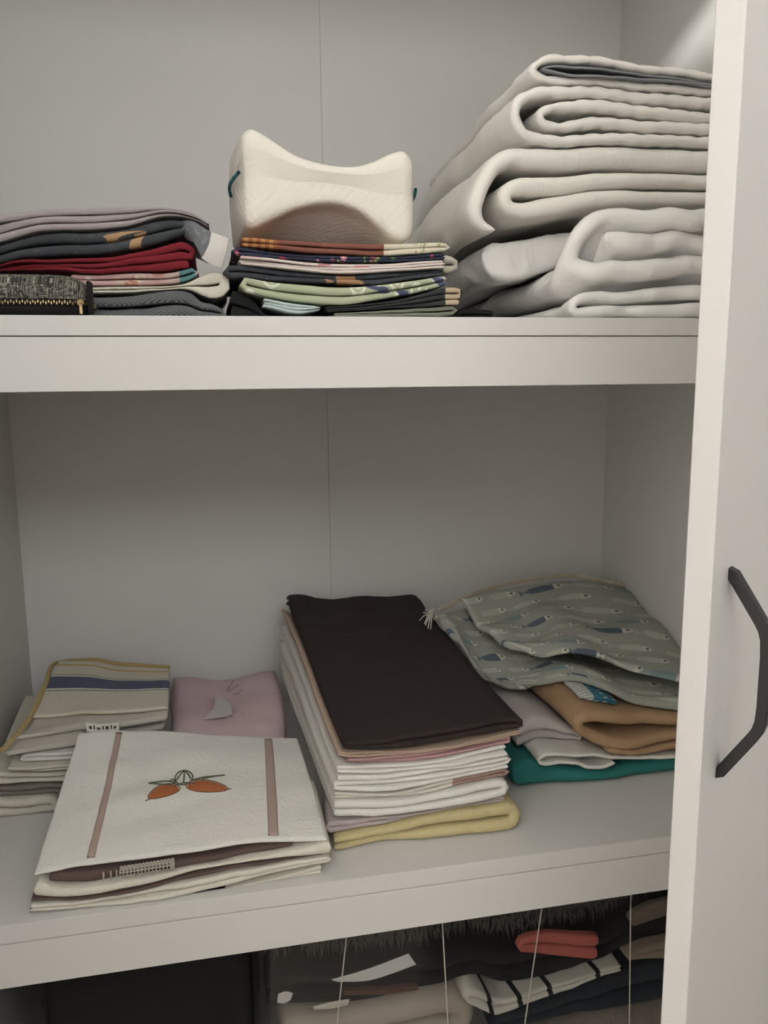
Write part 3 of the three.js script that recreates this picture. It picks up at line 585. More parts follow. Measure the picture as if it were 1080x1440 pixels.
  const shell = (ya, yz2, e, nphi) => {       // half pouch: plan is a rounded rectangle, from belt height ya to yz2
    const pos = [], uv = [], idx = [], K = 96;
    for (let i = 0; i <= nphi; i++) {
      const f = i / nphi, k = Math.pow(Math.max(0, 1 - Math.pow(f, e)), 1 / e), y = ya + (yz2 - ya) * f;
      const kk = 0.0 + 1 * k;
      for (let j = 0; j <= K; j++) { const a = j / K * Math.PI * 2, c = Math.cos(a), s = Math.sin(a), q = 0.35; const inset = (1 - kk) * 0.03; const X = Math.sign(c) * Math.abs(c) ** q * Math.max(0, hw - inset), Z = Math.sign(s) * Math.abs(s) ** q * Math.max(0, hd - inset); pos.push(xc + X, y, zc + Z); uv.push((xc + X) / 0.085, (Z - (y - ya) * Math.sign(ya - yz2)) / 0.085); }
    }
    const c0 = pos.length / 3; pos.push(xc, yz2 + (yz2 - ya) * 0.04, zc); uv.push(xc / 0.085, 0);
    for (let i = 0; i < nphi; i++) for (let j = 0; j < K; j++) { const a = i * (K + 1) + j, b = a + 1, c = a + K + 1, d = c + 1; idx.push(a, c, d, a, d, b); }
    for (let j = 0; j < K; j++) idx.push(nphi * (K + 1) + j, c0, nphi * (K + 1) + j + 1);
    if (yz2 < ya) for (let i = 0; i < idx.length; i += 3) [idx[i], idx[i + 1]] = [idx[i + 1], idx[i]];
    const g = new THREE.BufferGeometry(); g.setAttribute('position', new THREE.Float32BufferAttribute(pos, 3)); g.setAttribute('uv', new THREE.Float32BufferAttribute(uv, 2)); g.setIndex(idx); g.computeVertexNormals(); return g;
  };
  const yz = yb + (yt - yb) * 0.30;
  const up = mesh('tweed_shell', shell(yz + 0.0035, yt, 2.4, 18), tweed), lo = mesh('lower_shell', shell(yz - 0.0035, yb, 3, 10), M.blackTape);
  const belt = (r, n, closedTop) => { const q = []; for (let j = 0; j < n; j++) { const a = j / n * Math.PI * 2, c = Math.cos(a), s = Math.sin(a); q.push(V3(xc + Math.sign(c) * Math.abs(c) ** 0.35 * (hw + r), yz, zc + Math.sign(s) * Math.abs(s) ** 0.35 * (hd + r))); } return q; };
  const tape = mesh('zipper_tape', new THREE.TubeGeometry(new THREE.CatmullRomCurve3(belt(-0.0028, 96), true), 220, 0.0042, 6, true), M.blackTape);
  const tg = [], curve = new THREE.CatmullRomCurve3(belt(0.0016, 96), true);
  for (let i = 0; i < 230; i++) { const u = i / 230, p = curve.getPointAt(u), t = curve.getTangentAt(u); const b = new THREE.BoxGeometry(0.0011, 0.0026, 0.0016); b.rotateY(-Math.atan2(t.z, t.x)); b.translate(p.x, p.y + (i % 2 ? 0.0007 : -0.0007), p.z); tg.push(b); }
  const teeth = mesh('zipper_teeth', merge(tg), M.brass); teeth.userData.label = 'brass zip teeth'; tape.add(teeth);
  const pull = mesh('zipper_pull', merge([new RoundedBoxGeometry(0.0055, 0.0045, 0.005, 2, 0.0015).translate(xr - 0.006, yz, pz + 0.003), new RoundedBoxGeometry(0.003, 0.009, 0.0015, 2, 0.0006).translate(xr - 0.005, yz - 0.007, pz + 0.006), new THREE.TorusGeometry(0.0024, 0.0008, 6, 14).translate(xr - 0.005, yz - 0.0005, pz + 0.0065)]), M.brass);
  const tab = mesh('end_tab', merge([new RoundedBoxGeometry(0.004, (yt - yb) * 0.75, 0.02, 2, 0.0015).translate(xr + 0.001, yb + (yt - yb) * 0.45, pz - 0.02)]), M.blackTape);
  thing('zip_pouch', 'black and white tweed pouch with brass zip', 'pouch', null, [up, lo, tape, pull, tab]);
}

const hpt = (px, py, h) => atY(px, py, SL + h);
// ---------------------------------------------------------------- lower shelf, front: embroidered towel on cream towels
{
  const GR = 'guest towels at the front of the lower shelf';
  const rows = [
    [[111, 1031], [165, 1029], [235, 1028], [338, 1036], [418, 1038]].map((q, i) => hpt(...q, [0.112, 0.110, 0.104, 0.088, 0.072][i])),
    [[82, 1122], [150, 1117], [225, 1114], [345, 1109], [441, 1112]].map((q, i) => hpt(...q, [0.074, 0.076, 0.075, 0.070, 0.061][i])),
    [[48, 1230], [129, 1215], [222, 1206], [355, 1184], [460, 1184]].map((q, i) => hpt(...q, [0.046, 0.048, 0.049, 0.051, 0.046][i])),
  ];
  const wr = (u, v) => 0.0022 * fbm(u * 5 + 2, v * 5, 1) + 0.0016 * Math.sin((u * 0.8 + v * 2.2) * 9) * Math.sin(u * 4) * Math.sin(v * 3.1);
  const g = patch(q => q, rows, 0.006, { nu: 90, nv: 80, bump: wr });
  const { S, nrm } = g.userData;
  openPile();
  const t = mesh('hand_towel', g, M.whiteTerry), parts = [t];
  const strip = (f, w, h, n, mw = 6) => {      // ribbon lying on the sheet: f(k) -> [u, v]
    const us = [], vs = []; for (let i = 0; i <= mw; i++) us.push(i / mw); for (let j = 0; j <= n; j++) vs.push(j / n);
    const gg = gridSheet(us, vs, (i, j) => { const [u, v] = f(vs[j]); const uu = clamp(u + (us[i] - 0.5) * w, 0, 1), N = nrm(uu, v); const p = S(uu, v).addScaledVector(N, 0.0031 + h / 2); return { p, n: N, h: h / 2, uva: [us[i] * 0.02, vs[j] * 0.3] }; });
    gg.computeVertexNormals(); return gg;
  };
  for (const [ua, ub] of [[0.262, 0.243], [0.862, 0.818]]) { const r = mesh('satin_ribbon', strip(k => [ua + (ub - ua) * k, 0.03 + 0.94 * k], 0.034, 0.0012, 50), M.ribbon, t); r.userData.label = 'dusty pink satin ribbon'; }
  const blob = (cu, cv, au, av, rot, h, shape = 1) => {     // padded stitch shape
    const pos = [], uv = [], idx = [], A = 28, Rn = 5;
    for (let r = 0; r <= Rn; r++) for (let a = 0; a < A; a++) { const th = a / A * 6.2832, f = r / Rn, c = Math.cos(th), s = Math.sin(th) * (1 - 0.35 * shape * Math.cos(th)); const x = f * c * au, y = f * s * av, X = x * Math.cos(rot) - y * Math.sin(rot), Y = x * Math.sin(rot) + y * Math.cos(rot); const u = cu + X / g.userData.W, v = cv + Y / g.userData.H, N = nrm(u, v), p = S(u, v).addScaledVector(N, 0.0028 + h * Math.sqrt(Math.max(0, 1 - f * f)) * (1 + 0.18 * Math.sin(a * 2.7))); pos.push(p.x, p.y, p.z); uv.push(X, Y); }
    for (let r = 0; r < Rn; r++) for (let a = 0; a < A; a++) { const i0 = r * A + a, i1 = r * A + (a + 1) % A; idx.push(i0, i0 + A, i1 + A, i0, i1 + A, i1); }
    const q = new THREE.BufferGeometry(); q.setAttribute('position', new THREE.Float32BufferAttribute(pos, 3)); q.setAttribute('uv', new THREE.Float32BufferAttribute(uv, 2)); q.setIndex(idx); q.computeVertexNormals(); return q;
  };
  const thread = (pts, r) => tube(pts.map(([u, v]) => S(u, v).addScaledVector(nrm(u, v), 0.0036)), r, 5);
  const ring = (cu, cv, au, av, rot, shape = 1) => { const q = []; for (let a = 0; a < 22; a++) { const th = a / 22 * 6.2832, c = Math.cos(th) * au, s = Math.sin(th) * (1 - 0.35 * shape * Math.cos(th)) * av; q.push([cu + (c * Math.cos(rot) - s * Math.sin(rot)) / g.userData.W, cv + (c * Math.sin(rot) + s * Math.cos(rot)) / g.userData.H]); } q.push(q[0]); return q; };
  for (const [u, v, rot, s, tip] of [[0.508, 0.520, 2.5, 1, [[0.466, 0.575], [0.447, 0.588]]], [0.640, 0.492, 0.38, 1, [[0.688, 0.522], [0.706, 0.52]]]]) {
    const c = mesh('carrot_embroidery', blob(u, v, 0.0175, 0.0098, rot, 0.0012), M.carrot, t); c.userData.label = 'orange stitched carrot';
    mesh('outline_stitch', merge([thread(ring(u, v, 0.0175, 0.0098, rot), 0.0006), thread(tip, 0.0007)]), M.carrotThread, c);
  }
  const leaf = mesh('leaf_embroidery', merge([
    thread(ring(0.573, 0.405, 0.0075, 0.014, 0, 0), 0.0009), thread([[0.573, 0.345], [0.574, 0.39], [0.573, 0.45]], 0.0009), thread([[0.552, 0.425], [0.566, 0.36], [0.573, 0.345], [0.583, 0.365], [0.594, 0.42]], 0.001),
    thread([[0.55, 0.445], [0.52, 0.43], [0.485, 0.44], [0.455, 0.447], [0.49, 0.458], [0.535, 0.46], [0.55, 0.448]], 0.0011), thread([[0.6, 0.43], [0.63, 0.41], [0.665, 0.4], [0.69, 0.393], [0.66, 0.405], [0.625, 0.425]], 0.0011),
    thread([[0.573, 0.45], [0.558, 0.462], [0.545, 0.476]], 0.0009), thread([[0.573, 0.45], [0.595, 0.458], [0.61, 0.468]], 0.0009), thread([[0.548, 0.437], [0.54, 0.415], [0.53, 0.43]], 0.0009)]), M.leafThread, t);
  leaf.userData.label = 'green stitched leaves';
  thing('hand_towel', 'white towel embroidered with two orange carrots and pink ribbons', 'towel', GR, parts);

  const zf = -0.012, O = (seed, dz = 0, e = {}) => ({ zf: zf + dz, len: 0.15, seed, ragged: 0.006, wrinkle: 0.0006, wf: 24, skew: -0.05, step: 0.009, ...e });
  const lift = k => p => { const d = clamp((zf - p.z) / 0.15, 0, 1); p.y += k * d; };
  // brown towel with lace
  const bt = mesh('towel_sheet', band(C4, [[150, 752], [300, 730], [500, 706], [700, 676], [850, 654], [925, 650]], [[165, 778], [300, 768], [500, 736], [700, 697], [925, 664]], 1, 'L', O(2, -0.006, { warp: lift(0.004) })), M.mauveBrown);
  const lg = [], lz = zf + 0.0015;
  const LP = (X, Y) => atZ(...C4([X, Y]), lz);
  const R = rng(6);
  for (let i = 0; i < 15; i++) {
    const X = 385 + i * 11.5, yc = 740 - (X - 385) * 0.16;
    const q = []; for (let k = 0; k <= 12; k++) { const a = k / 12 * 6.2832; q.push(LP(X + 5.5 * Math.cos(a), yc + 4 + 7 * Math.sin(a))); } lg.push(tube(q, 0.00055, 4));
    lg.push(tube([LP(X - 6, yc - 4), LP(X - 2, yc - 24), LP(X + 6, yc - 6)], 0.0007, 4)); { const q2 = []; for (let k = 0; k <= 10; k++) { const a = k / 10 * 6.2832; q2.push(LP(X + 4 * Math.cos(a), yc - 17 + 6 * Math.sin(a))); } lg.push(tube(q2, 0.0008, 4)); }
    lg.push(tube([LP(X - 7, yc - 4 + 3 * R()), LP(X, yc - 3), LP(X + 7, yc - 5 + 3 * R())], 0.0009, 4));
  }
  for (const X of [327, 350, 368, 545]) lg.push(tube([LP(X, 735 - (X - 327) * 0.17), LP(X + 1, 748 - (X - 327) * 0.17), LP(X, 766 - (X - 327) * 0.17)], 0.0009, 5));
  const lace = mesh('lace_trim', merge(lg.map(q => q.toNonIndexed())), M.lace); lace.userData.label = 'cream lace trim';
  thing('hand_towel', 'dark mauve towel with cream lace trim, under the carrot towel', 'towel', GR, [bt, lace]);
  const c1 = mesh('towel_sheet', band(C4, [[108, 764], [170, 786], [300, 778], [550, 740], [920, 668], [1046, 628]], [[104, 822], [250, 814], [450, 784], [700, 722], [900, 692], [1046, 676]], 1, 'L', O(3, 0.002, { warp: lift(0.004) })), M.creamTerry);
  const hem = mesh('brown_hem', band(C4, [[96, 826], [250, 818], [450, 788], [700, 727], [900, 697], [1020, 681]], [[96, 834], [250, 826], [450, 797], [700, 736], [900, 704], [1020, 686]], 1, 'L', O(4, 0.003)), M.mauveBrown); hem.userData.label = 'dark brown hem';
  thing('hand_towel', 'cream terry towel with a dark brown hem line', 'towel', GR, [c1, hem]);
  one('hand_towel', 'cream towel below the one with the brown hem', 'towel', GR, band(C4, [[88, 838], [250, 832], [450, 804], [700, 744], [1048, 682]], [[92, 862], [250, 856], [450, 834], [700, 786], [1048, 704]], 2, 'R', O(5, 0.002)), M.creamTerry);
  one('hand_towel', 'cream towel lying on the shelf under the others', 'towel', GR, band(C4, [[92, 867], [250, 862], [450, 840], [700, 792], [1024, 712]], [[92, 900], [450, 900], [1024, 760]], 2, 'L', O(6, -0.004, { sit: SL })), M.creamTerry);
}

// ---------------------------------------------------------------- lower shelf, back left: kitchen towels and a pink baby pillow
{
  const GR = 'kitchen towels at the back of the lower shelf';
  const V = (px, py, h) => hpt(px, py, h), K = (px, py, h) => hpt(px, py, h - 0.009), dn = (p, d) => p.clone().add(V3(0, -d, 0));
  const a0 = [K(84, 938, 0.128), K(160, 936, 0.130), K(239, 941, 0.126)], a1 = [K(66, 972, 0.127), K(150, 968, 0.130), K(238, 966, 0.126)], a2 = [K(45, 1010, 0.122), K(140, 1005, 0.125), K(236, 996, 0.121)];
  const b2 = [K(22, 1040, 0.110), K(130, 1028, 0.108), K(232, 1010, 0.102)], c2 = [K(1, 1060, 0.099), K(100, 1046, 0.094), K(226, 1016, 0.088)];
  const stripes = new THREE.MeshStandardMaterial({ roughness: 0.95, bumpMap: null, map: canvasTex(512, 512, (g, w, h) => {
    g.fillStyle = '#d9d3c2'; g.fillRect(0, 0, w, h);
    g.fillStyle = '#b99a52'; g.fillRect(0, 0, w, 26); g.fillStyle = '#d6c08a'; for (let i = 0; i < 40; i++) g.fillRect(i * 13, 4, 7, 16);
    g.fillStyle = '#c9a85c'; g.fillRect(0, 70, w, 14);
    g.fillStyle = '#8f8b83'; g.fillRect(0, 172, w, 7); g.fillStyle = '#5a6378'; g.fillRect(0, 192, w, 100); g.fillStyle = '#ece8dc'; g.fillRect(0, 292, w, 10); g.fillStyle = '#7d8290'; g.fillRect(0, 304, w, 9);
    const R = rng(3); for (let i = 0; i < 9000; i++) { g.fillStyle = R() < .5 ? 'rgba(255,255,255,.05)' : 'rgba(60,50,40,.05)'; g.fillRect(R() * w, R() * h, 1, 8); g.fillRect(R() * w, R() * h, 8, 1); }
  }) });
  const wr = (u, v) => 0.0016 * fbm(u * 4, v * 4, 9);
  const A = mesh('striped_panel', patch(q => q, [a0, a1, a2], 0.006, { nu: 40, nv: 30, bump: wr, uv: (u, v) => [u, 1 - v] }), stripes); A.userData.label = 'panel with blue stripe';
  const B = mesh('fold_layer', patch(q => q, [a0.map(p => dn(p, 0.0075)), a2.map(p => dn(p, 0.0075)), b2], 0.006, { nu: 40, nv: 30, bump: wr }), M.creamLinen);
  const Cq = mesh('fold_layer', patch(q => q, [a0.map(p => dn(p, 0.015)), b2.map(p => dn(p, 0.0075)), c2], 0.006, { nu: 40, nv: 30, bump: wr }), M.creamLinen);
  const yg = [], path = new THREE.CatmullRomCurve3([c2[0], b2[0], a2[0], a1[0], a0[0], a0[1], a0[2]].map(p => p.clone().add(V3(0, 0.002, 0))));
  yg.push(new THREE.TubeGeometry(path, 90, 0.0028, 6));
  for (let i = 0; i < 70; i++) { const p = path.getPointAt((i + 0.5) / 70), t = path.getTangentAt((i + 0.5) / 70), o = V3(t.z, 0, -t.x).normalize().multiplyScalar(-0.004); yg.push(new THREE.SphereGeometry(0.0031, 7, 5).translate(p.x - o.x * 0.4, p.y + 0.001, p.z - o.z * 0.4)); }
  const yarn = mesh('crochet_edge', merge(yg.map(q => q.toNonIndexed())), M.yellowYarn); yarn.userData.label = 'mustard yellow crochet edging';
  const tagM = printMat(128, 48, (g, w, h) => { g.fillStyle = '#d8d4ca'; g.fillRect(0, 0, w, h); g.fillStyle = '#3a3a3c'; for (const [x, ww, hh] of [[12, 10, 16], [28, 5, 22], [40, 12, 12], [60, 6, 20], [72, 12, 18], [92, 5, 22], [104, 10, 14]]) g.fillRect(x, 34 - hh, ww, hh); });
  const ctag = mesh('care_tag', patch(q => q, [[K(120, 1019, 0.121), K(145, 1018, 0.122), K(168, 1015, 0.120)], [K(122, 1031, 0.113), K(146, 1030, 0.113), K(168, 1028, 0.112)]], 0.0012, { nu: 10, nv: 8, uv: (u, v) => [u, 1 - v] }), tagM);
  thing('kitchen_towel', 'cream kitchen towel with blue stripe and yellow crochet edge', 'towel', GR, [A, B, Cq, yarn, ctag]);
  const zf = -0.225, O = (seed, dz = 0, e = {}) => ({ zf: zf + dz, len: 0.22, seed, ragged: 0.006, wrinkle: 0.0009, wf: 20, warp: p => { p.y += 0.03 * clamp((zf - p.z) / 0.24, 0, 1) * smooth(0, 0.09, p.y - SL); }, ...e });
  const T = (label, top, bot, n, loop, o, m) => one('kitchen_towel', label, 'towel', GR, band(C4, top, bot, n, loop, o), m);
  T('white towel tucked under the striped kitchen towel', [[62, 378], [180, 366], [260, 361]], [[66, 398], [180, 390], [260, 385]], 2, 'L', O(2, -0.006), M.whiteCotton);
  T('thin cream towel with a round edge below the white one', [[18, 398], [120, 402], [250, 392]], [[22, 420], [120, 422], [250, 412]], 2, 'R', O(3, 0.006), M.creamCotton);
  T('wide cream towel above the grey linen towel', [[-42, 424], [60, 428], [240, 417]], [[-42, 462], [60, 460], [240, 450]], 2, 'R', O(4, 0.0), M.creamCotton);
  T('grey linen towel on the lace cloth', [[-40, 468], [60, 465], [180, 456], [215, 455]], [[-40, 502], [60, 500], [180, 488], [215, 486]], 2, 'L', O(5, -0.004), M.greyLinen);
  T('crumpled off-white lace cloth lying on the shelf', [[-40, 506], [60, 503], [150, 492], [176, 500]], [[-40, 560], [100, 560], [170, 560]], 2, 'R', O(6, 0.0, { sit: SL, wrinkle: 0.002, wf: 60, ragged: 0.014 }), M.creamCotton);

  // pink baby pillow with a hollow
  const pk = [[V(243, 938, 0.088), V(290, 950, 0.070), V(335, 946, 0.072), V(386, 928, 0.094)], [V(240, 975, 0.080), V(290, 978, 0.064), V(335, 978, 0.060), V(396, 965, 0.084)], [V(240, 1010, 0.066), V(285, 1015, 0.060), V(335, 1014, 0.056), V(401, 1005, 0.062)], [V(242, 1050, 0.035), V(285, 1055, 0.034), V(340, 1055, 0.032), V(402, 1046, 0.030)]];
  const pg = patch(q => q, pk, 0.05, { nu: 50, nv: 44, bump: (u, v) => 0.003 * fbm(u * 6, v * 6, 4) - 0.010 * Math.exp(-(((u - 0.45) / 0.16) ** 2 + ((v - 0.42) / 0.2) ** 2)) - 0.018, hmod: (u, v) => 1 });
  const pb = mesh('pillow_cover', pg, M.pinkCotton), { S, nrm } = pg.userData;
  const tagPts = [[[0.36, 0.40], [0.48, 0.37], [0.60, 0.38]], [[0.36, 0.55], [0.49, 0.52], [0.61, 0.53]], [[0.34, 0.70], [0.50, 0.68], [0.64, 0.66]]].map(r => r.map(([u, v]) => S(u, v).addScaledVector(nrm(u, v), 0.031)));
  const tg = mesh('care_tag', patch(q => q, tagPts, 0.0012, { nu: 8, nv: 8 }), M.tagLabel); tg.userData.label = 'pale fabric tag';
  const st = mesh('stitching', merge([[0.62, 0.30, 0.72, 0.22], [0.66, 0.36, 0.76, 0.30], [0.60, 0.26, 0.64, 0.14]].map(([a, b, c, d]) => tube([S(a, b).addScaledVector(nrm(a, b), 0.026), S((a + c) / 2, (b + d) / 2 + 0.01).addScaledVector(nrm((a + c) / 2, (b + d) / 2), 0.026), S(c, d).addScaledVector(nrm(c, d), 0.026)], 0.0005, 5))), M.lining);
  thing('baby_pillow', 'soft pink baby pillow with a hollow and pale tag', 'pillow', null, [pb, tg, st]);
  closePile();
}

// ---------------------------------------------------------------- lower shelf, right: towels under the fish print cloth
{
  const GR = 'towels under the fish print cloth', zf = -0.145;
  const O = (seed, dz = 0, e = {}) => ({ zf: zf + dz, len: 0.34, seed, ragged: 0.008, wrinkle: 0.0014, wf: 14, step: 0.009, ...e });
  const T = (label, top, bot, n, loop, o, m) => one('bath_towel', label, 'towel', GR, band(C6, top, bot, n, loop, o), m);
  openPile();
  // fish print cloth
  const fish = printMat(1024, 1024, (g, w, h) => {
    g.fillStyle = '#a7aaa0'; g.fillRect(0, 0, w, h);
    const R = rng(19);
    for (let i = 0; i < 9000; i++) { g.fillStyle = R() < .5 ? 'rgba(190,195,186,.18)' : 'rgba(110,118,112,.16)'; g.fillRect(R() * w, R() * h, 2 + R() * 8, 1.5); }
    const draw = (x, y, L, k, a) => {
      g.save(); g.translate(x, y); g.rotate(a); const H = L * 0.17;
      const body = k === 0 ? '#667480' : k === 1 ? '#8fa3a2' : k === 2 ? '#b9bdb2' : '#aeb0a2';
      g.fillStyle = body; g.beginPath(); g.moveTo(-L * .5, 0); g.quadraticCurveTo(-L * .1, -H * 1.5, L * .28, -H * .75); g.lineTo(L * .28, H * .75); g.quadraticCurveTo(-L * .1, H * 1.5, -L * .5, 0); g.fill();
      g.fillStyle = body; g.beginPath(); g.moveTo(-L * .46, 0); g.lineTo(-L * .64, -H * .9); g.lineTo(-L * .58, 0); g.lineTo(-L * .64, H * .9); g.fill();
      g.strokeStyle = k === 0 ? '#41505e' : k === 1 ? '#6f8a8e' : '#d9dace'; g.lineWidth = 3;
      for (let i = 0; i < 9; i++) { const X = -L * .32 + i * L * .066; g.beginPath(); g.moveTo(X, -H * .8); g.lineTo(X + 4, H * .8); g.stroke(); }
      g.fillStyle = '#d8d7ca'; g.beginPath(); g.moveTo(L * .26, -H * .82); g.quadraticCurveTo(L * .45, -H * .6, L * .54, 0); g.quadraticCurveTo(L * .45, H * .6, L * .26, H * .82); g.fill();
      g.fillStyle = '#20242a'; g.beginPath(); g.arc(L * .39, -H * .12, 6, 0, 7); g.fill(); g.strokeStyle = '#8b8d86'; g.lineWidth = 2; g.beginPath(); g.arc(L * .39, -H * .12, 9, 0, 7); g.stroke();
      g.restore();
    };
    let n = 0;
    for (let j = 0; j < 9; j++) for (let i = 0; i < 5; i++) draw((i + (j % 2) * .5 + .1 + R() * .12) * w / 5, (j + .5) * h / 9 + R() * 14, 150 + R() * 40, [2, 3, 0, 2, 1, 3, 2][n++ % 7], -0.12 + R() * .1);
  });
  const uvF = (u, v) => [u * 1.05 + 0.02, 1 - v * 0.85];
  const f1 = [
    [[190, 162, -0.335], [350, 108, -0.385], [600, 70, -0.44], [830, 110, -0.45], [900, 150, -0.45]],
    [[250, 240, -0.295], [430, 225, -0.325], [640, 200, -0.345], [900, 215, -0.36], [1010, 260, -0.36]],
    [[320, 292, -0.265], [480, 310, -0.265], [680, 310, -0.265], [930, 330, -0.27], [1090, 360, -0.26]],
    [[372, 322, -0.25], [520, 378, -0.225], [690, 398, -0.21], [880, 448, -0.19], [1110, 505, -0.17]]];
  const fw = (u, v) => 0.005 * fbm(u * 4 + 3, v * 4, 2) + 0.003 * Math.sin(u * 9 + v * 14);
  const F1 = mesh('upper_fold', patch(C6, f1, 0.012, { nu: 70, nv: 54, bump: fw, uv: uvF }), fish);
  const f2 = [
    [[104, 214, -0.345], [200, 178, -0.365], [380, 135, -0.41], [640, 100, -0.44], [880, 165, -0.44]],
    [[150, 320, -0.305], [290, 300, -0.315], [460, 330, -0.33], [680, 360, -0.32], [1030, 350, -0.31]],
    [[270, 432, -0.265], [400, 428, -0.265], [560, 424, -0.245], [760, 468, -0.215], [1090, 500, -0.195]],
    [[400, 474, -0.25], [520, 484, -0.225], [650, 500, -0.20], [820, 545, -0.172], [1110, 612, -0.15]]];
  const F2 = mesh('lower_fold', patch(C6, f2, 0.011, { nu: 70, nv: 54, bump: (u, v) => fw(u + 2, v) * 0.7 - 0.004, uv: (u, v) => [u * 1.05 + 0.35, 0.6 - v * 0.85] }), fish);
  const lip = [
    [[96, 232, -0.34], [120, 226, -0.34], [150, 240, -0.335]],
    [[128, 320, -0.30], [155, 335, -0.298], [190, 345, -0.295]],
    [[236, 424, -0.265], [262, 436, -0.262], [290, 440, -0.26]],
    [[330, 466, -0.25], [352, 478, -0.247], [380, 474, -0.245]],
    [[430, 480, -0.24], [446, 492, -0.235], [470, 486, -0.235]]];
  const F3 = mesh('rolled_lip', patch(C6, lip, 0.010, { nu: 10, nv: 50, uv: (u, v) => [u * 0.2, v] }), fish);
  const cr = [[104, 205, -0.347], [190, 154, -0.377], [350, 100, -0.412], [600, 62, -0.445], [720, 80, -0.452], [835, 108, -0.455], [860, 145, -0.45]].map(q => atZ(...C6(q), q[2]).add(V3(0, 0.003, 0)));
  const cp = new THREE.CatmullRomCurve3(cr), cg = [new THREE.TubeGeometry(cp, 80, 0.0028, 6)];
  for (let i = 0; i < 80; i++) { const p = cp.getPointAt(i / 79); cg.push(new THREE.SphereGeometry(0.0032 + 0.0008 * (i % 2), 6, 5).translate(p.x, p.y + 0.0015 * (i % 2), p.z)); }
  const crochet = mesh('crochet_edge', merge(cg.map(q => q.toNonIndexed())), M.creamYarn); crochet.userData.label = 'beige crochet edging';
  const fr = [], R = rng(8), kn = atZ(...C6([92, 238]), -0.34);
  for (let i = 0; i < 13; i++) { const a = Math.PI * (0.72 + 0.62 * i / 12), L = 0.018 + R() * 0.012; fr.push(tube([kn.clone(), kn.clone().add(V3(Math.cos(a) * L * 0.5, -Math.sin(a) * L * 0.3 + 0.006, 0.004 + R() * 0.006)), kn.clone().add(V3(Math.cos(a) * L, -Math.sin(a) * L * -0.8, 0.006 + R() * 0.012))], 0.0011, 5)); }
  fr.push(new THREE.SphereGeometry(0.005, 10, 8).translate(kn.x, kn.y, kn.z));
  const fringe = mesh('tassel', merge(fr.map(q => q.toNonIndexed())), M.lace); fringe.userData.label = 'cream tassel';
  thing('tablecloth', 'grey-green tablecloth printed with fish, crochet edge and tassel', 'tablecloth', null, [F1, F2, F3, crochet, fringe]);

  const blueStr = printMat(128, 128, (g, w, h) => { g.fillStyle = '#d8d6cc'; g.fillRect(0, 0, w, h); g.fillStyle = '#3f7f93'; g.fillRect(64, 0, 64, h); g.strokeStyle = '#8fb3b8'; g.lineWidth = 5; for (let i = 0; i < 9; i++) { g.beginPath(); g.moveTo(0, i * 22); g.lineTo(64, i * 22 - 30); g.stroke(); } g.fillStyle = '#e6e2d6'; for (let i = 0; i < 12; i++) { g.beginPath(); g.arc(70 + (i * 37) % 56, (i * 53) % 128, 5, 0, 7); g.fill(); } });
  one('folded_cloth', 'small blue and white patterned cloth between tan towel and fish cloth', 'cloth', null, band(C6, [[640, 544], [700, 548], [770, 554], [800, 560]], [[655, 552], [700, 574], [770, 576], [800, 576]], 3, 'L', { zf: zf - 0.02, len: 0.16, seed: 6, ragged: 0.006, uvPrint: printRect(C6, [600, 500], [860, 580], zf) }), blueStr);
  const tan = [[1310, 622], [1180, 622], [1030, 624], [880, 622], [760, 612], [690, 612], [652, 632], [664, 668], [720, 700], [790, 716], [900, 700], [1030, 676], [1180, 668], [1290, 676], [1300, 704], [1180, 724], [1030, 716], [880, 742], [760, 742]];
  one('bath_towel', 'tan fleece towel with thick rounded folds', 'towel', GR, pathSweep(C6, tan, [54, 54, 54, 58, 60, 56, 48, 48, 56, 58, 52, 46, 42, 34, 32, 36, 38, 36, 34], O(4, 0.004, { len: 0.33, wrinkle: 0.0016, warp: p => { const d = clamp((zf - p.z) / 0.33, 0, 1); p.x -= 0.03 * d; p.y += 0.012 * d; } })), M.tanTerry);
  T('pale lavender towel beside the tall towel stack', [[384, 660], [450, 640], [540, 660], [600, 684], [660, 712]], [[384, 752], [480, 752], [600, 742], [660, 742]], 2, 'R', O(3, -0.03, { len: 0.31, warp: p => { const d = clamp((zf - 0.03 - p.z) / 0.31, 0, 1); p.y += 0.012 * d; } }), M.lavender);
  const ruff = [[1300, 752], [1030, 758], [860, 768], [780, 764], [700, 750], [600, 756], [520, 770], [488, 792], [520, 806], [580, 790], [640, 784], [680, 800], [740, 800], [790, 784]];
  one('bath_towel', 'off-white towel with ruffled folds above the teal towel', 'towel', GR, pathSweep(C6, ruff, 17, O(2, 0.004, { wrinkle: 0.001 })), M.whiteTerry);
  T('teal terry towel lying on the shelf under tan towel', [[392, 800], [450, 775], [600, 806], [760, 806], [900, 784], [1030, 764], [1320, 740]], [[392, 905], [1320, 905]], 1, 'L', O(1, 0.0, { sit: SL}), M.tealTerry);
}

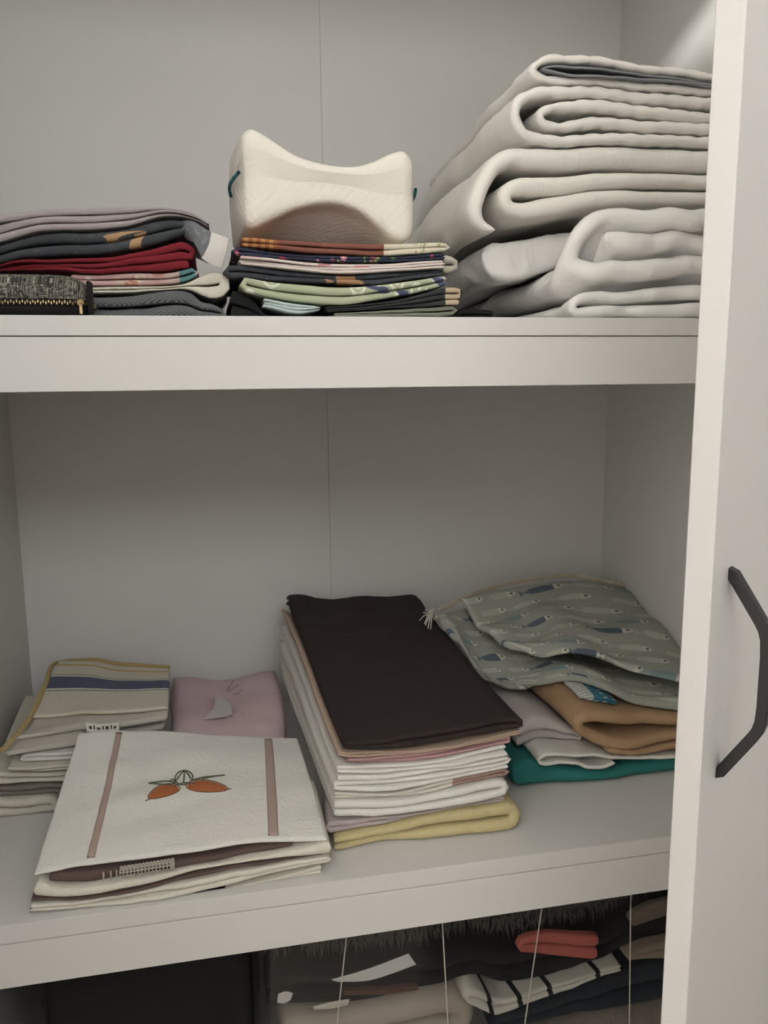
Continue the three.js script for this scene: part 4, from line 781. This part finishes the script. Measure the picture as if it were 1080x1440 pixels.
// ---------------------------------------------------------------- lower shelf, middle: bath towels under a dark brown one
{
  const GR = 'folded towels stacked below the dark brown towel', zf = -0.06, len = 0.43;
  const rise = p => { const d = clamp((zf - p.z) / len, 0, 1); const fx = clamp((p.x - 0.13) / 0.23, 0, 1); p.y = SL + (p.y - SL) * (1 + (0.45 - 0.20 * fx) * smooth(0, 1, d)); p.x -= 0.028 * d + 0.003 * fbm(p.y * 30, p.z * 9, 2) * d; p.y += 0.004 * fbm(p.x * 12, p.z * 12, 4) * d * smooth(0.01, 0.08, p.y - SL); };
  const O = (seed, dz = 0, e = {}) => ({ zf: zf + dz, len: len - 0.004 * (seed % 3), seed, ragged: 0.006, wrinkle: 0.0009, wf: 16, warp: rise, step: 0.009, ...e });
  const T = (name, label, top, bot, n, loop, o, m) => one(name, label, 'towel', GR, band(C5, top, bot, n, loop, o), m);
  const brownRise = p => { rise(p); const d = clamp((zf - p.z) / len, 0, 1); p.y += 0.0035 * Math.sin(d * 9 + p.x * 6) * d * (1 - d) * 2; p.y -= 0.003 * Math.exp(-(((d - 0.66 - p.x * 0.1) / 0.03) ** 2)); p.y += 0.010 * smooth(0.8, 0.95, d) * (1 - smooth(0.95, 1.0, d)) * (0.6 + 0.4 * Math.sin(p.x * 60)); };
  T('towel', 'dark brown terry towel, topmost of the tall towel stack', [[298, 588], [400, 580], [480, 574], [700, 541], [850, 512], [980, 490], [1010, 508]], [[310, 624], [500, 620], [700, 597], [850, 566], [1012, 534]], 2, 'R', O(1, 0.004, { warp: brownRise }), M.brownTerry);
  T('towel', 'peach towel edge directly under the dark brown towel', [[284, 622], [330, 632], [600, 622], [850, 582], [1004, 544]], [[288, 640], [330, 648], [600, 634], [860, 592], [1002, 562]], 2, 'L', O(2, 0.0), M.peachTerry);
  T('towel', 'rose pink towel under the peach towel edge', [[322, 652], [450, 650], [600, 638], [860, 596], [966, 568]], [[322, 676], [450, 681], [600, 673], [800, 628], [966, 600]], 2, 'R', O(3, -0.002), M.pinkTerry);
  T('towel', 'white towel just below the rose pink towel', [[286, 684], [450, 686], [650, 672], [800, 638], [960, 606]], [[290, 718], [500, 717], [700, 690], [958, 642]], 2, 'L', O(4, 0.002), M.whiteTerry);
  T('towel', 'white towel with open left fold, second white one down', [[276, 722], [500, 721], [700, 694], [962, 648]], [[282, 788], [450, 786], [700, 746], [962, 692]], 3, 'R', O(5, 0.004), M.whiteTerry);
  const full = printRect(C5, [250, 600], [970, 900], zf);
  const mauveEnd = printMat(720, 300, (g, w, h) => { g.fillStyle = '#e2ddd0'; g.fillRect(0, 0, w, h); g.fillStyle = '#a58b80'; g.fillRect(480, 0, 240, h); const R = rng(4); for (let i = 0; i < 500; i++) { g.fillStyle = R() < .5 ? 'rgba(120,95,88,.5)' : 'rgba(190,165,155,.5)'; g.fillRect(476 + R() * 235, R() * h, 3 + R() * 14, 2); } g.fillStyle = '#3b2a28'; g.fillRect(575, 95, 120, 12); });
  T('towel', 'thin white towel with a mauve printed end', [[270, 794], [550, 786], [720, 748], [960, 696]], [[274, 818], [600, 806], [800, 764], [952, 730]], 2, 'R', O(6, 0.0, { uvPrint: full }), mauveEnd);
  T('towel', 'thick white towel with a rounded end, above the mauve towel', [[254, 824], [600, 810], [800, 768], [942, 734]], [[262, 892], [500, 881], [700, 852], [946, 804]], 2, 'R', O(7, 0.005), M.whiteTerry);
  T('towel', 'thin mauve towel lying on the yellow towel', [[246, 898], [330, 892], [600, 870], [944, 808]], [[254, 952], [400, 926], [700, 864], [946, 828]], 2, 'L', O(8, -0.003, { warp: p => { const d = clamp((zf - p.z) / len, 0, 1), fx = clamp((0.36 - p.x) / 0.25, 0, 1); p.x += 0.045 * d * fx; p.y = SL + (p.y - SL) * (1 + 0.3 * d); } }), M.mauveThin);
  T('towel', 'pale yellow terry towel at the bottom of the towel stack', [[256, 962], [400, 938], [700, 876], [985, 822]], [[262, 1020], [980, 905]], 2, 'R', O(9, 0.004, { sit: SL, ragged: 0.01, warp: p => { const d = clamp((zf - p.z) / len, 0, 1), fx = clamp((0.36 - p.x) / 0.25, 0, 1); p.x += 0.045 * d * fx; p.y = SL + (p.y - SL) * (1 + 0.3 * d); } }), M.yellowTerry);
  closePile();
}

// ---------------------------------------------------------------- below the lower shelf: black box bag and a clear bag of clothes
{
  const zB = -0.10, xa = atZ(57, 1400, zB).x, xb = atZ(354, 1400, zB).x, yt = yL[2] - 0.018;
  const g = new RoundedBoxGeometry(xb - xa, yt - yBase - 0.001, 0.34, 6, 0.02).translate((xa + xb) / 2, (yt + yBase) / 2 + 0.0005, zB - 0.17);
  warpGeo(g, p => { p.z += 0.004 * fbm(p.x * 12, p.y * 12, 1); p.x += 0.003 * fbm(p.y * 10, p.z * 10, 2); });
  const lid = new RoundedBoxGeometry(xb - xa + 0.004, 0.03, 0.344, 3, 0.01).translate((xa + xb) / 2, yt - 0.004, zB - 0.17);
  const body = mesh('bag_body', g, M.blackCotton), top = mesh('lid', lid, M.blackCotton);
  const seam = mesh('piping', tube([V3(xa + 0.004, yBase + 0.02, zB + 0.001), V3(xa + 0.004, yt - 0.03, zB + 0.001)], 0.002, 6), M.blackTape);
  thing('storage_bag', 'matt black fabric storage bag below the lower shelf', 'bag', null, [body, top, seam]);

  const zF = -0.075, x0 = atZ(357, 1400, zF).x, x1 = XR - 0.006, top2 = yL[1] - 0.006;
  const vinyl = new THREE.MeshPhysicalMaterial({ color: lin(0.86, 0.87, 0.88), roughness: 0.12, transmission: 1, thickness: 0, ior: 1.35 });
  const vg = new RoundedBoxGeometry(x1 - x0, top2 - yBase - 0.001, 0.44, 5, 0.03).translate((x0 + x1) / 2, (top2 + yBase) / 2 + 0.0005, zF - 0.22);
  const sh = mesh('vinyl_shell', vg, vinyl), parts = [sh];
  for (const [a, b] of [[[487, 1318], [474, 1440]], [[622, 1298], [630, 1440]], [[762, 1276], [738, 1440]], [[887, 1256], [885, 1440]]]) {
    const p = atZ(...a, zF + 0.0012), q = atZ(...b, zF + 0.0012), d = q.clone().sub(p).normalize();
    const s = p.clone().addScaledVector(d, -0.03), e = p.clone().addScaledVector(d, 0.34);
    const w = mesh('welt_seam', tube([s, p.clone().lerp(e, 0.4), e], 0.0009, 5), M.lace); w.userData.label = 'thin white seam'; parts.push(w);
  }
  thing('clear_bag', 'transparent vinyl storage bag with white seams, full of clothes', 'bag', null, parts);

  openPile();
  const z = -0.095, GR = 'clothes inside the transparent bag', O = (seed, dz = 0, e = {}) => ({ zf: z + dz, len: 0.30, seed, ragged: 0.006, wrinkle: 0.002, wf: 24, step: 0.009, ...e });
  const T = (name, label, cat, top, bot, n, loop, o, m) => one(name, label, cat, GR, band(C8, top, bot, n, loop, o), m);
  const furMat = new THREE.MeshStandardMaterial({ roughness: 1, map: canvasTex(512, 512, (g2, w, h) => { g2.fillStyle = '#3a3631'; g2.fillRect(0, 0, w, h); const R = rng(61); for (let i = 0; i < 9000; i++) { const v = R(); g2.strokeStyle = v < .45 ? '#1f1c19' : v < .75 ? '#5f584e' : '#8a8174'; g2.lineWidth = 1.2; const x = R() * w, y = R() * h; g2.beginPath(); g2.moveTo(x, y); g2.lineTo(x + (R() - .5) * 10, y + 8 + R() * 14); g2.stroke(); } }), bumpMap: fleeceBump, bumpScale: 0.005 });
  furMat.map.repeat.set(6, 6);
  const fb = mesh('fur_body', band(C8, [[62, 96], [300, 52], [600, 5], [1060, -60]], [[62, 250], [250, 220], [450, 206], [660, 186], [900, 146], [1060, 70]], 1, 'L', O(1, -0.012, { wrinkle: 0.0035, wf: 30 })), furMat);
  const R = rng(71), cone = new THREE.ConeGeometry(0.0011, 0.016, 4).translate(0, 0.008, 0), hairM = colMat(0.15, 0.135, 0.118), N = 2600;
  const pa = fb.geometry.attributes.position, na = fb.geometry.attributes.normal, cand = []; for (let i = 0; i < pa.count; i++) if (na.getZ(i) > 0.15) cand.push(i);
  const hg = []; const hq = new THREE.Quaternion();
  for (let i = 0; i < N; i++) { const k = cand[Math.floor(R() * cand.length)], nn = V3(na.getX(k), na.getY(k) - 0.9, na.getZ(k) * 0.2 + 0.2).add(V3(R() - .5, R() - .5, (R() - .5) * 0.5)).normalize(); hq.setFromUnitVectors(V3(0, 1, 0), nn); const c = cone.clone().applyQuaternion(hq); c.translate(pa.getX(k) + (R() - .5) * 0.008, pa.getY(k) + (R() - .5) * 0.026, pa.getZ(k)); hg.push(c); }
  const hair = mesh('fur_hair', merge(hg), hairM); hair.userData.kind = 'stuff';
  thing('fur_garment', 'dark grey-brown fur garment in the clear bag', 'clothing', GR, [fb, hair]);
  T('folded_shirt', 'black folded shirt below the fur in the clear bag', 'clothing', [[40, 270], [250, 236], [450, 216], [660, 196], [900, 156], [1060, 82]], [[40, 330], [330, 322], [500, 290], [720, 276], [905, 222], [1060, 190]], 2, 'R', O(2, -0.008), M.blackCotton);
  const full = printRect(C8, [520, 200], [920, 420], z), bw = printMat(400, 220, (g2, w, h) => { g2.fillStyle = '#d6d0c2'; g2.fillRect(0, 0, w, h); g2.fillStyle = '#15161a'; for (const X of [55, 124, 195, 310]) { g2.save(); g2.translate(X, 0); g2.transform(1, 0, 0.22, 1, -20, 0); g2.fillRect(0, 0, 11, h); g2.restore(); } });
  T('folded_shirt', 'tan cloth at the right end of the clear bag', 'clothing', [[918, 208], [960, 192], [1010, 178], [1080, 170]], [[918, 228], [1000, 222], [1080, 214]], 2, 'L', O(9, 0.004, { len: 0.1 }), colMat(0.34, 0.26, 0.19));
  T('folded_shirt', 'white shirt with black stripes in the clear bag', 'clothing', [[530, 350], [560, 334], [720, 284], [905, 230]], [[535, 384], [600, 356], [735, 306], [905, 248]], 2, 'L', O(7, 0.006, { uvPrint: full }), bw);
  T('folded_shirt', 'dark blue folded jeans low in the clear bag', 'clothing', [[600, 364], [735, 314], [905, 256], [1060, 215]], [[600, 404], [800, 356], [1060, 316]], 2, 'L', O(8, -0.004), colMat(0.016, 0.022, 0.032));
  T('folded_shirt', 'cream folded shirt at the bottom of the clear bag', 'clothing', [[60, 362], [200, 350], [330, 332], [480, 300], [528, 318]], [[60, 480], [300, 470], [528, 420]], 2, 'R', O(6, 0.004), colMat(0.50, 0.43, 0.35));
  T('folded_shirt', 'grey tan wool cloth lowest in the clear bag', 'clothing', [[700, 420], [815, 368], [880, 346], [1070, 324]], [[700, 500], [1070, 480]], 2, 'L', O(10, 0.004), colMat(0.25, 0.21, 0.17, fleeceBump, 0.002));
  closePile();
  T('folded_shirt', 'coral red folded cloth in the clear bag', 'clothing', [[662, 172], [700, 160], [780, 156], [868, 166]], [[664, 206], [740, 212], [800, 220], [852, 222]], 2, 'L', O(3, 0.016, { len: 0.014, ragged: 0.001 }), colMat(0.50, 0.13, 0.10, creaseBump, 0.001));
  const flat = (label, name, rows, m) => one(name, label, 'clothing', GR, patch(C8, rows.map(r => r.map(([X, Y]) => [X, Y, z + 0.012])), 0.003, { nu: 14, nv: 8 }), m);
  flat('white pointed collar strip against the dark fur', 'white_collar', [[[212, 266], [300, 240], [396, 204]], [[230, 271], [310, 266], [414, 230]]], M.whiteCotton);
  flat('small white label scrap near the bag corner', 'fabric_label', [[[86, 300], [104, 294], [122, 298]], [[84, 320], [100, 322], [116, 314]]], M.whiteCotton);
  flat('crumpled white sleeve below the collar strip', 'white_sleeve', [[[168, 330], [215, 318], [256, 312]], [[172, 338], [218, 334], [252, 326]]], M.creamCotton);
  T('folded_shirt', 'rust brown thin cloth in the clear bag', 'clothing', [[240, 294], [330, 290], [420, 282]], [[240, 306], [330, 306], [420, 294]], 1, 'R', O(5, 0.013, { len: 0.010, ragged: 0.001, wrinkle: 0.0006 }), colMat(0.10, 0.045, 0.03));
  T('folded_shirt', 'tan trim strip beside the fur in the clear bag', 'clothing', [[925, 118], [960, 92], [1010, 76], [1080, 60]], [[925, 150], [1000, 124], [1080, 100]], 1, 'L', O(11, 0.016, { len: 0.014, ragged: 0.001 }), colMat(0.2, 0.15, 0.11));
}

renderer.render(scene, camera);
